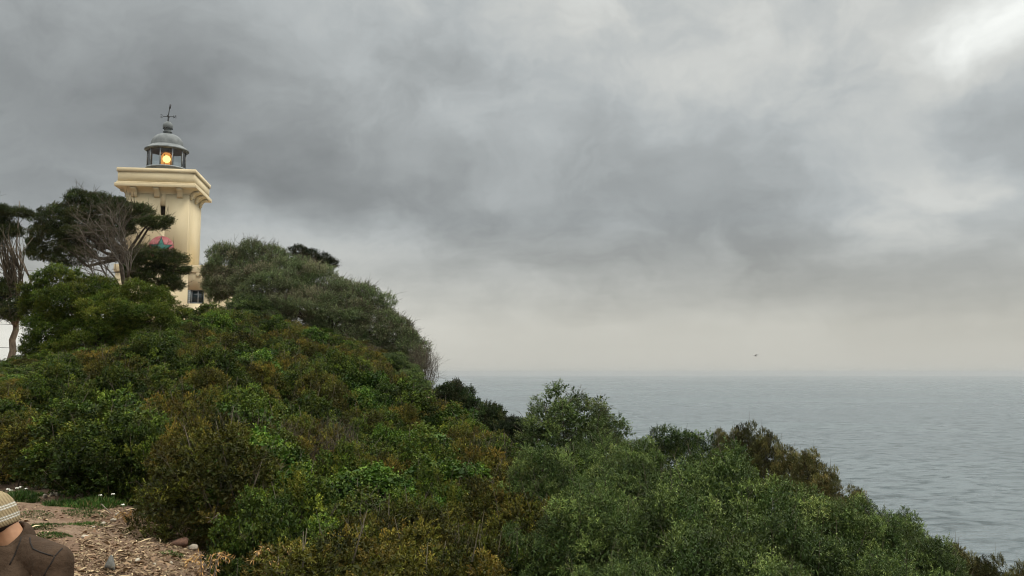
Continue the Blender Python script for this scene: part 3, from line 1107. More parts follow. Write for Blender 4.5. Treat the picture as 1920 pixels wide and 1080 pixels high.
    for i in range(1, 11):
        f = i / 10
        prof.append((0.30 + (1.05 - 0.30) * math.cos(f * math.pi / 2 * 0.98) ** 0.9, zd + (zt2 - zd) * math.sin(f * math.pi / 2)))
    zn = Z(246)
    prof += [(0.30, zt2 + 0.02), (0.24, zt2 + 0.05), (0.24, zn - 0.1), (0.30, zn - 0.09), (0.30, zn - 0.05), (0.23, zn - 0.04), (0.23, zn + 0.06), (0, zn + 0.06)]
    mb.lathe(prof, sides=48)
    mb.lathe([(gr - 0.06, ze + 0.01), (0.9, ze + 0.12), (0.0, ze + 0.55)], sides=48)
    dm = mb.build('dome', noise_mat('dome_lead', (0.115, 0.125, 0.125), (0.185, 0.195, 0.192), 2.4, 0.6, 0.004), root, smooth=False)
    dm.data.polygons.foreach_set('use_smooth', np.ones(len(dm.data.polygons), bool))
    dm.data.set_sharp_from_angle(angle=R_(32))
    zb_ = Z(237)
    mb = MB(); mb.ball((0, 0, zb_), 0.335, 24, 16)
    vb = mb.build('ventilator', dm.data.materials[0], root, smooth=True)
    for i in range(12):
        a = i / 12 * 2 * math.pi
        mb = MB(); mb.ball((0.285 * math.cos(a), 0.285 * math.sin(a), zb_ - 0.15), 0.05, 8, 6); mb.build('vent_hole', dark, vb, smooth=True)
    # weather vane with its letters seen from behind
    mb = MB()
    zc_, zt_ = Z(218.5), Z(196)
    mb.tube([(0, 0, zb_ + 0.3), (0.0, 0, zc_), (0.05, 0, zc_ + 0.45), (0.09, 0, zt_ - 0.12)], [0.045, 0.035, 0.03, 0.03], 8)
    mb.tube([(0.08, 0, zt_ - 0.28), (0.12, 0, zt_)], [0.05, 0.06], 8)
    mb.tube([(-0.36, 0, zc_), (0.36, 0, zc_)], 0.022, 6)
    mb.tube([(0, -0.36, zc_ + 0.01), (0, 0.36, zc_ + 0.01)], 0.022, 6)
    mb.ball((0, 0, zc_), 0.065, 10, 8)
    for pts in ([(0.36, -.11), (0.36, .11)], [(0.36, -.11), (0.50, .11)], [(0.50, -.11), (0.50, .11)]):
        mb.tube([(x, -0.01, zc_ + z) for x, z in pts], 0.02, 5)
    sp_ = [(-0.50, -.08), (-0.46, -.11), (-0.40, -.10), (-0.37, -.06), (-0.40, -0.01), (-0.47, 0.02), (-0.50, 0.06), (-0.47, 0.10), (-0.41, 0.11), (-0.37, 0.08)]
    mb.tube([(-0.87 - x, -0.01, zc_ + z) for x, z in sp_], 0.02, 5)
    mb.build('weather_vane', dark, root)
    # the lit lamp and its lens drum
    zlm = Z(301)
    def emis(name, col, s):
        m, B2, b2 = mat_new(name)
        b2.inputs['Base Color'].default_value = (0.3, 0.2, 0.08, 1)
        b2.inputs['Emission Color'].default_value = (*col, 1)
        b2.inputs['Emission Strength'].default_value = s
        return m
    dirc = Vector((-cen.x, -cen.y, 0)).normalized()
    al = math.atan2(dirc.y, dirc.x) - th
    fx, fy = math.cos(al), math.sin(al)
    mb = MB()
    mb.lathe([(0.30, zs - 0.5), (0.30, zs - 0.06), (0.42, zs - 0.03), (0.42, zs + 0.07), (0.30, zs + 0.08)], sides=20)
    for i in range(6):
        a = i / 6 * 2 * math.pi + 0.4
        mb.tube([(0.40 * math.cos(a), 0.40 * math.sin(a), zs + 0.05), (0.40 * math.cos(a), 0.40 * math.sin(a), ze - 0.25)], 0.022, 6)
    mb.lathe([(0.42, ze - 0.10), (0.42, ze - 0.05), (0.2, ze - 0.02), (0, ze - 0.01)], sides=20)
    lp = mb.build('lamp', noise_mat('brass', (0.22, 0.13, 0.05), (0.34, 0.2, 0.07), 6, 0.4, metal=0.6), root)
    mb = MB()
    mb.lathe([(0.0, zs + 0.08), (0.31, zs + 0.1), (0.38, (zs + ze) / 2 - 0.1), (0.33, ze - 0.25), (0.18, ze - 0.08), (0, ze - 0.06)], sides=24)
    mb.build('lens', emis('amber_lens', (0.95, 0.36, 0.07), 0.75), lp, smooth=True)  # glow put into the lens for lamplight reflected in its prisms
    mb = MB()
    mb.ball((0, 0, 0), (0.25, 0.12, 0.25), 24, 14)
    for i, V in enumerate(mb.V):
        a = al + math.pi / 2
        mb.V[i] = np.stack([V[:, 0] * math.cos(a) - V[:, 1] * math.sin(a) + fx * 0.42, V[:, 0] * math.sin(a) + V[:, 1] * math.cos(a) + fy * 0.42, V[:, 2] + zlm], 1)
    mb.build('lit_bulb', emis('lit_lamp', (1.0, 0.68, 0.20), 2.2), lp, smooth=True)
    return root, cen, th


def glass_mat():
    m, B, bs = mat_new('clear_glass')
    nt = m.node_tree
    tr = B.n('ShaderNodeBsdfTransparent')
    tr.inputs[0].default_value = (0.90, 0.94, 0.94, 1)
    gl = B.n('ShaderNodeBsdfGlossy')
    gl.inputs['Roughness'].default_value = 0.03
    fr = B.n('ShaderNodeFresnel')
    fr.inputs[0].default_value = 1.5
    mx = B.n('ShaderNodeMixShader')
    nt.links.new(fr.outputs[0], mx.inputs[0])
    nt.links.new(tr.outputs[0], mx.inputs[1])
    nt.links.new(gl.outputs[0], mx.inputs[2])
    nt.links.new(mx.outputs[0], nt.nodes['Material Output'].inputs[0])
    return m


M['clear_glass'] = glass_mat()
LH, LHC, LHT = build_lighthouse()


# ------------------------------------------------------------------ trees
def px_blobs(lst, kd=0.9):
    out = []
    for px, py, d, rx, ry in lst:
        p = P(px, py, d)
        k = d / F
        out.append((p.x, p.y, p.z, rx * k, (rx + ry) * 0.5 * k * kd, ry * k))
    return out


def branch_tree(mb, rg, base, blobs, r0, lean=None, sides=7, wob=0.06, fork=0.45):
    """a trunk from base that forks towards every crown blob"""
    base = np.array(base, float)
    cs = np.array([b[:3] for b in blobs])
    hub = base * (1 - fork) + cs.mean(0) * fork
    if lean is not None: hub = np.array(lean, float)
    L = np.linalg.norm(hub - base)
    n = 6
    tr = [base + (hub - base) * i / n + (rg.normal(0, wob * L * 0.3, 3) * [1, 1, 0.2] if 0 < i < n else 0) for i in range(n + 1)]
    mb.tube(tr, np.linspace(r0 * 1.12, r0 * 0.72, n + 1), 10)
    for c in cs:
        l = np.linalg.norm(c - hub)
        a = hub - (hub - base) * rg.uniform(0, 0.12)
        m1 = a + (c - a) * 0.4 + rg.normal(0, wob * l, 3)
        m2 = a + (c - a) * 0.75 + rg.normal(0, wob * l, 3)
        e = c + (c - a) * 0.12
        mb.tube([a, m1, m2, e], [r0 * 0.5, r0 * 0.34, r0 * 0.22, r0 * 0.07], sides)
        for _ in range(3):
            s = m1 + (m2 - m1) * rg.uniform(0, 1)
            q = s + unit(rg.normal(0, 1, 3) + (c - a) / l * 0.8) * l * rg.uniform(0.15, 0.35)
            mb.tube([s, (s + q) / 2 + rg.normal(0, 0.05 * l, 3), q], [r0 * 0.14, r0 * 0.09, r0 * 0.03], 4)


def crown_part(root, name, mat, blobs, n, rg, leaf, dirmix=(0.7, 0.5, 0.4), lean=(0, 0, 0), rustp=0.3, zmin=-0.7, cull=0.7, sub=0, gap=0.0, shell=(0.6, 1.06)):
    org = np.array(root.location)
    bl = [tuple(np.array(b[:3]) - org) + tuple(b[3:]) for b in blobs]
    if sub:
        # break every mass into smaller clumps on its surface
        small = []
        for b in bl:
            k = max(4, int(sub))
            dd = unit(rg.normal(0, 1, (k, 3)))
            for q in dd:
                f = rg.uniform(0.72, 0.95)
                s = rg.uniform(0.22, 0.38)
                small.append(tuple(np.array(b[:3]) + q * np.array(b[3:]) * f) + tuple(np.array(b[3:]) * s * np.array([1.1, 1.1, 0.95])))
        bl2 = small + [b[:3] + tuple(x * 0.8 for x in b[3:]) for b in bl]
    else:
        bl2 = bl
    p, nr, bi = sample_blobs(bl2, n, rg, zmin=zmin, cull=cull, gap=gap, shell=shell)
    d = nr * dirmix[0] + np.array([0, 0, dirmix[1]]) + np.array(lean) + rg.normal(0, dirmix[2], p.shape)
    lr = rg.beta(0.8, 1.6, len(bl2)) * rustp * 2
    lb = np.clip(rg.normal(0.48, 0.17, len(bl2)), 0.1, 0.95)
    mb = MB()
    add_sprigs(mb, p - unit(d) * leaf.get('Ls', 0.16) * 0.4, d, rg, rust=np.clip(lr[bi] + rg.normal(0, 0.1, len(p)), 0, 1), bright=lb[bi], **leaf)
    mb.build(name, M[mat], root)
    return p, nr, bl2


def rel(blobs, root):
    o = np.array(root.location)
    return [tuple(np.array(b[:3]) - o) + tuple(b[3:]) for b in blobs]


def tree(name, label, base_px, d, lst, mat, n, leaf, seed, r0, cat='tree', trunk_mat='trunk', twig_n=0, twig_L=0.7, twig_r=0.009, twig_mat='twig', lean_px=None, **kw):
    rg = rng(seed)
    b = P(base_px, 600, d)
    z = gz(b.x, b.y)
    root = empty(name, (b.x, b.y, z - 0.1))
    tag(root, label, cat)
    bl = px_blobs(lst)
    p, nr, _ = crown_part(root, 'crown', mat, bl, n, rg, leaf, **kw)
    mb = MB()
    hub = None
    if lean_px: hub = np.array(P(*lean_px)) - np.array(root.location)
    branch_tree(mb, rg, (0, 0, 0), rel(bl, root), r0, hub)
    mb.build('trunk', M[trunk_mat], root, smooth=True)
    if twig_n:
        tb = MB()
        k = rg.choice(len(p), min(twig_n, len(p)), replace=False)
        twigs(tb, p[k] - nr[k] * twig_L * 0.4, nr[k] * 0.7 + np.array(kw.get('lean', (0, 0, 0))) + np.array([0, 0, 0.5]) + rg.normal(0, 0.3, (len(k), 3)), rg, twig_L, twig_r, 3)
        tb.build('twigs', M[twig_mat], root)
    return root


def trees():
    # windswept dome beside the tower
    E = [(425, 502, 44, 38, 40), (404, 520, 44, 24, 34), (405, 548, 43.5, 24, 24), (478, 490, 44, 48, 37), (540, 507, 43.5, 52, 34), (600, 535, 43, 52, 36), (652, 563, 42.5, 48, 38), (700, 598, 42, 50, 44), (745, 668, 41, 46, 22), (655, 640, 41.5, 60, 34), (735, 640, 41.2, 44, 36), (775, 662, 40.5, 30, 34), (715, 618, 41.6, 46, 38), (680, 600, 42, 50, 40),
         (733, 630, 41.5, 38, 38), (768, 655, 41, 28, 30), (725, 665, 41, 40, 22), (500, 538, 42, 60, 40), (570, 572, 41.5, 60, 42), (630, 610, 41.5, 52, 40), (690, 645, 41, 42, 24),
         (425, 538, 43, 34, 20), (480, 570, 42, 46, 24)]
    tree('windswept_tree', 'wide grey green windswept tree domed beside the lighthouse with bare twigs', 640, 42, E, 'windswept', 42000,
         dict(k=9, Ls=0.34, L=0.085, W=0.034, spread=(0.5, 1.1), young=0.5), 101, 0.17, sub=30, twig_n=2600, twig_L=0.6, twig_r=0.010, lean=(0.15, 0, 0.1), rustp=0.45, dirmix=(0.6, 0.6, 0.35), trunk_mat='bark')
    # dark tree top peeping over it
    tree('dark_cypress', 'small dark brown cypress top showing above the windswept dome', 590, 52, [(560, 470, 52, 16, 12), (585, 478, 52, 18, 12), (608, 488, 52, 18, 12), (625, 494, 52, 12, 8), (590, 500, 52, 40, 16)],
         'darkleaf', 2600, dict(k=10, Ls=0.3, L=0.09, W=0.035, young=0.2), 102, 0.14, sub=14, rustp=0.8)
    # flat topped cypress in front of the tower
    C1 = [(148, 371, 50, 34, 14), (188, 384, 50, 44, 18), (240, 402, 50, 44, 20), (285, 417, 49.5, 34, 14), (311, 418, 49.5, 14, 7),
          (108, 412, 50, 42, 26), (150, 424, 50, 55, 32), (205, 428, 50, 40, 20), (98, 452, 50, 42, 34), (128, 480, 50, 46, 24), (72, 468, 50, 22, 24), (165, 455, 51, 40, 22),
          (278, 484, 49, 40, 20), (318, 488, 49, 34, 18), (296, 520, 49, 44, 20), (346, 507, 49, 14, 8), (318, 535, 49, 24, 12), (258, 508, 49, 26, 22)]
    tree('flat_topped_cypress', 'dark green flat topped cypress spreading in front of the tower wall', 236, 50, C1, 'cypress', 27000,
         dict(k=10, Ls=0.30, L=0.085, W=0.032, spread=(0.4, 1.0), young=0.4), 103, 0.24, sub=24, lean=(0.4, 0, 0.0), rustp=0.35, lean_px=(232, 470, 50), zmin=-0.6, dirmix=(0.5, 0.55, 0.3), trunk_mat='bark', twig_n=260, twig_L=0.8, twig_r=0.016)
    # tall tree at the left edge
    C2 = [(-5, 402, 38, 26, 20), (36, 401, 38, 20, 11), (14, 432, 38, 26, 18), (-30, 440, 38, 40, 40), (2, 548, 38, 34, 22), (22, 585, 37, 26, 18), (-25, 575, 38, 40, 28), (48, 565, 37, 14, 14)]
    rt = tree('tall_leaning_tree', 'tall tree at the edge of the view with a bare trunk against white sky', 24, 38, C2, 'cypress', 9000,
         dict(k=10, Ls=0.26, L=0.075, W=0.03, spread=(0.4, 1.0), young=0.4), 104, 0.155, sub=20, rustp=0.5, lean_px=(30, 600, 38), twig_n=80, twig_L=0.8, twig_r=0.012)
    rg = rng(105)
    tb = MB()
    o = np.array(rt.location)
    for i in range(70):
        a = np.array(P(rg.uniform(8, 44), rg.uniform(500, 560), 38 + rg.uniform(-0.5, 0.5))) - o
        e = np.array(P(rg.uniform(-15, 46), rg.uniform(415, 500), 38 + rg.uniform(-0.8, 0.8))) - o
        mdl = (a + e) / 2 + rg.normal(0, 0.12, 3)
        tb.tube([a, mdl, e], [0.028, 0.018, 0.006], 4)
    tb.build('dead_branches', M['twig'], rt)
    # broad green shrub tree
    G = [(110, 525, 28, 40, 24), (178, 540, 28, 46, 24), (68, 555, 28, 30, 26), (250, 552, 28, 40, 24), (298, 566, 28, 32, 26), (120, 572, 27.5, 58, 38), (200, 585, 27.2, 60, 42),
         (280, 605, 27.2, 46, 40), (100, 625, 27.2, 48, 44), (180, 645, 27, 70, 50), (265, 655, 27, 60, 45), (110, 680, 26.5, 50, 35), (60, 590, 28, 24, 30), (180, 605, 28.3, 105, 62), (150, 660, 27.8, 85, 45)]
    tree('bushy_green_tree', 'bushy mid green tree spreading below the flat topped cypress', 190, 27.5, G, 'lentisk', 34000,
         dict(k=11, Ls=0.20, L=0.058, W=0.024, spread=(0.5, 1.1), young=0.5), 106, 0.11, sub=26, rustp=0.25, trunk_mat='bark')
    # leafless tree in front of the cypress
    rg = rng(107)
    b = P(238, 600, 46)
    root = empty('leafless_tree', (b.x, b.y, gz(b.x, b.y) - 0.1))
    tag(root, 'pale leafless dead tree with tangled twigs in front of the dark cypress', 'dead tree')
    o = np.array(root.location)
    mb = MB()
    tw = MB()
    W_ = lambda px, py, dd=0.0: np.array(P(px, py, 46 + dd)) - o
    mains = [[(238, 575), (242, 520), (232, 470), (215, 425), (205, 405)], [(238, 560), (230, 500), (205, 465), (180, 440), (160, 420)], [(240, 545), (240, 490), (232, 440), (222, 412)],
             [(236, 560), (215, 520), (190, 490), (165, 460), (150, 430)], [(225, 545), (205, 528), (190, 500), (200, 460), (195, 425)], [(238, 540), (220, 480), (200, 440), (178, 415)],
             [(240, 520), (247, 490), (238, 460)], [(232, 560), (200, 540), (175, 515), (160, 480)]]
    for m_ in mains:
        dd = rg.uniform(-0.6, 0.6)
        pts = np.array([W_(x, y, dd * i / len(m_)) for i, (x, y) in enumerate(m_)])
        mb.tube(pts, np.linspace(0.058, 0.018, len(pts)), 6)
        for _ in range(15):
            s = rg.uniform(0.3, 1.0) * (len(pts) - 1)
            i = min(int(s), len(pts) - 2)
            a = pts[i] + (pts[i + 1] - pts[i]) * (s - i)
            dr = unit(pts[i + 1] - pts[i] + rg.normal(0, 0.7, 3) * np.linalg.norm(pts[i + 1] - pts[i]) + np.array([0, 0, 0.2]))
            l = rg.uniform(0.7, 1.5)
            q = a + dr * l * 0.5 + rg.normal(0, 0.06, 3)
            e = q + unit(dr + rg.normal(0, 0.35, 3)) * l * 0.5
            mb.tube([a, q, e], [0.022, 0.015, 0.006], 4, cap=False)
            twigs(tw, np.stack([q, (q + e) / 2, e, (a + q) / 2]), np.stack([dr + rg.normal(0, 0.5, 3) for _ in range(4)]), rg, 0.75, 0.010, 4)
    mb.build('trunk', M['twig_mid'], root)
    tw.build('twigs', M['twig'], root)


trees()


# ------------------------------------------------------------------ single shrubs one can tell apart
def bare_shrub(name, label, px, py, d, hpx, wpx, n, seed, mat='twig', r=0.008, up=0.9):
    rg = rng(seed)
    t = P(px, py, d)
    z = gz(t.x, t.y)
    h = max(0.6, t.z - z)
    w = wpx / F * d / 2
    root = empty(name, (t.x, t.y, z - 0.05))
    tag(root, label, 'shrub')
    mb = MB(); tw = MB()
    for i in range(n):
        a = rg.uniform(0, 6.28)
        rr = w * math.sqrt(rg.uniform(0, 1))
        hh = h * rg.uniform(0.55, 1.0) * (1 - 0.3 * (rr / w) ** 2)
        e = np.array([rr * math.cos(a), rr * math.sin(a), hh])
        s = np.array([rr * 0.25 * math.cos(a), rr * 0.25 * math.sin(a), 0])
        m1 = s + (e - s) * 0.5 + rg.normal(0, 0.08 * h, 3) + np.array([rr * 0.12 * math.cos(a), rr * 0.12 * math.sin(a), 0])
        mb.tube([s, m1, e], [r * 2.2, r * 1.4, r * 0.4], 4, cap=False)
        q = np.stack([s + (e - s) * f + rg.normal(0, 0.03, 3) for f in (0.5, 0.65, 0.8, 0.92)])
        q[0] = (m1 + e) / 2
        twigs(tw, q, np.tile(e - s, (4, 1)) / h * up + rg.normal(0, 0.35, (4, 3)), rg, 0.32 * h ** 0.5, r * 0.8, 3)
    mb.build('stem', M[mat], root)
    tw.build('twigs', M[mat], root)
    return root


def singles():
    PROTO['round', 0] = make_bush('round_shrub', 'olive', rng(80), 1.15, 2.2, 34, 4200, dict(k=11, Ls=0.17, L=0.045, W=0.018, spread=(0.5, 1.2), young=0.45), lump=(0.2, 0.34), dirmix=(0.6, 0.8, 0.4), rustp=0.3, stem_n=16, twig_n=130, twig_L=0.28, twig_r=0.0055, per=6, trad=(0.10, 0.18))
    PROTO['round', 1] = make_bush('round_shrub', 'lentisk', rng(81), 1.15, 2.2, 32, 4200, dict(k=12, Ls=0.18, L=0.040, W=0.015, spread=(0.4, 1.1), young=0.5), lump=(0.2, 0.34), dirmix=(0.6, 0.8, 0.35), rustp=0.12, stem_n=16, per=6, trad=(0.10, 0.18))
    PROTO['plume', 0]
    place_px(('round', 0), 1072, 726, 18.5, 250, 'large round dark green bush standing up against the sea with brown twigs', minh=2.4)
    place_px(('round', 1), 1268, 792, 14.5, 205, 'round bright green bush rising right of the twiggy round one', minh=1.8)
    place_px(('round', 1), 1360, 838, 14.0, 130, 'low green bush between the round bright bush and the feathery ones', rz=1.2)
    place_px(('dark', 0), 850, 706, 31, 110, 'dark leaved bush at the foot of the bare grey shrub', rz=0.3)
    place_px(('dark', 0), 915, 748, 27, 100, 'dark leaved bush on the skyline left of the gap to the sea', rz=2.0)
    place_px(('dark', 0), 965, 775, 24, 80, 'low dark bush just left of the large round bush', rz=4.0)
    place_px(('olive', 0), 735, 662, 37, 120, 'grey green bush under the low end of the windswept tree', rz=0.5)
    place_px(('olive', 1), 770, 690, 35, 90, 'small grey green bush left of the bare grey shrub', rz=2.5)
    place_px(('olive', 1), 470, 556, 40, 130, 'grey green bush between the lighthouse window and the windswept dome', rz=1.5)
    bare_shrub('bare_shrub', 'bare grey brown twiggy shrub on the skyline at the tip of the windswept tree', 792, 632, 37, 110, 60, 90, 201, r=0.006)
    bare_shrub('bare_shrub', 'low bare brown shrub beside the round bush twigs', 925, 815, 17, 80, 90, 46, 203, r=0.006)
    place_px(('olive', 0), 1195, 826, 14.2, 170, 'grey green bush filling the dip between the two round bushes', rz=0.9)
    place_px(('olive', 1), 1105, 830, 15.2, 210, 'grey green bush at the foot of the large round dark bush', rz=2.9)
    for k, (px, py, d, w, lab) in enumerate([(12, 704, 30, 95, 'leafy bush against the foot of the bare trunk at the left edge'), (52, 696, 31, 95, 'leafy bush right of the foot of the bare trunk'), (98, 684, 29, 110, 'leafy bush under the low left side of the bushy green tree')]):
        place_px(('lentisk', k), px, py, d, w, lab, rz=k * 2.1)
    for k, (px, py, d, w, lab) in enumerate([(402, 785, 14.0, 180, 'brown half bare bush in the scrub straight above the dirt mound'), (525, 800, 13.6, 130, 'smaller brown half bare bush right of the one above the dirt mound'), (620, 795, 14.2, 130, 'brown twiggy bush in the middle of the slope')]):
        place_px(('twiggy', 0), px, py, d, w, lab, rz=k * 2.6)
    E_ = [(22, 868, 12.6, 150, 0, 'evergreen bush behind the white flowers at the left edge'), (95, 862, 12.8, 150, 1, 'evergreen bush closing the back of the bare dirt'),
          (165, 872, 12.2, 140, 2, 'evergreen bush above the pinkish bare branch'), (232, 880, 11.2, 140, 0, 'evergreen bush overhanging the weed clump'),
          (325, 895, 10.4, 130, 1, 'evergreen bush above the earth clods'), (415, 940, 9.3, 140, 2, 'evergreen bush at the rim of the dirt mound'),
          (480, 990, 8.0, 150, 0, 'low evergreen bush right of the white stone lump'), (60, 790, 15.5, 190, 2, 'taller evergreen bush in the second row at the left'), (190, 800, 14.8, 190, 1, 'taller evergreen bush in the second row behind the dirt')]
    for k, (px, py, d, w, v, lab) in enumerate(E_):
        place_px(('lentisk' if k not in (2, 5) else 'heath', v), px, py, d, w, lab, rz=k * 1.3, group='bushes round the bare dirt')
    place_px(('lentisk', 0), 340, 574, 49, 100, 'green bush hiding the foot of the lighthouse wall left of the window', rz=0.4)
    place_px(('lentisk', 1), 392, 566, 47, 90, 'green bush under the lighthouse window', rz=2.4)
    # olive thicket at the lower right
    OL = [
        (1015, 838, 11.5, 170, 1, 'pale twiggy narrow leaved shrub between rusty scrub and the olive thicket', 0.2),
        (1180, 862, 10.5, 230, 0, 'narrow leaved shrub below the gap between the two round bushes', 1.1),
        (1335, 852, 9.6, 330, 1, 'tall narrow leaved shrub topping the thicket below the feathery bushes', 2.1),
        (1480, 908, 9.2, 280, 0, 'narrow leaved shrub right of the thicket top below the brown feathery bushes', 3.3),
        (1110, 911, 8.6, 250, 1, 'narrow leaved shrub at the left front of the olive thicket', 4.0),
        (1260, 921, 8.0, 330, 0, 'leafy pale green shrub in the middle of the olive thicket', 5.2),
        (1430, 960, 7.8, 330, 1, 'leafy pale green shrub in the right half of the olive thicket', 0.9),
        (1600, 938, 9.0, 220, 0, 'narrow leaved shrub at the seaward edge below the last feathery bush', 1.8),
        (1690, 962, 9.2, 130, 1, 'small open shrub with upright sprigs against the sea', 2.6),
        (1330, 1006, 6.6, 400, 0, 'large narrow leaved shrub in the front of the thicket', 3.8),
        (1560, 1005, 7.4, 330, 1, 'broad narrow leaved shrub at the front right of the thicket', 5.6),
        (1745, 1012, 8.4, 190, 0, 'narrow leaved shrub low on the right slope beside the sea', 0.4),
        (1160, 1052, 5.4, 260, 1, 'shrub with pale yellow green tips at the bottom edge of the view', 1.4),
        (1480, 1070, 5.8, 360, 0, 'narrow leaved shrub at the bottom edge right of the thicket front', 2.9),
        (1690, 1055, 6.8, 280, 1, 'narrow leaved shrub at the bottom edge near the right corner', 4.4),
    ]
    for px, py, d, w, v, lab, rz in OL:
        place_px(('olive', v), px, py, d, w, lab, rz=rz, group='narrow leaved shrubs of the lower right thicket')
    PL = [
        (1352, 800, 17.5, 50, 'leftmost slim feathery bush with sparse tips against the sea'), (1392, 786, 17, 85, 'tallest brown green feathery bush beside the slim one'),
        (1432, 800, 16.5, 80, 'brown green feathery bush right of the tallest one'), (1478, 828, 16, 85, 'brown feathery bush halfway down the feathery row'),
        (1518, 836, 15.5, 75, 'slim pointed feathery bush past the middle of the row'), (1548, 872, 15, 80, 'rusty feathery bush near the lower end of the row'),
        (1603, 908, 13.5, 60, 'last small feathery bush at the lower end of the row'),
        (1800, 1012, 9.8, 110, 'rusty heathy bush at the right edge of the slope'), (1850, 1032, 9.6, 100, 'rusty green bush in front of the sea near the right corner'),
        (1905, 1052, 9.4, 90, 'small rusty bush in the bottom right corner'),
    ]
    for i, (px, py, d, w, lab) in enumerate(PL):
        place_px(('plume', 0), px, py, d, w, lab, rz=i * 1.7, group='feathery bushes on the seaward edge', minh=1.2 if px < 1700 else 0.7)


singles()


# ------------------------------------------------------------------ dirt patch: litter, stones, grass, sticks, flowers
def dirt_points(n, rg, right_bias=0.55):
    out = []
    while len(out) < n:
        px, py = rg.uniform(-30, 420), rg.uniform(930, 1100)
        top = np.interp(px, [-30, 30, 100, 230, 300, 350, 420], [936, 934, 930, 945, 985, 1015, 1085])
        if py < top + 2: continue
        if rg.uniform() < right_bias and not (px > 150 + (py - 1000) * -0.1): continue
        out.append((px, py))
    return out


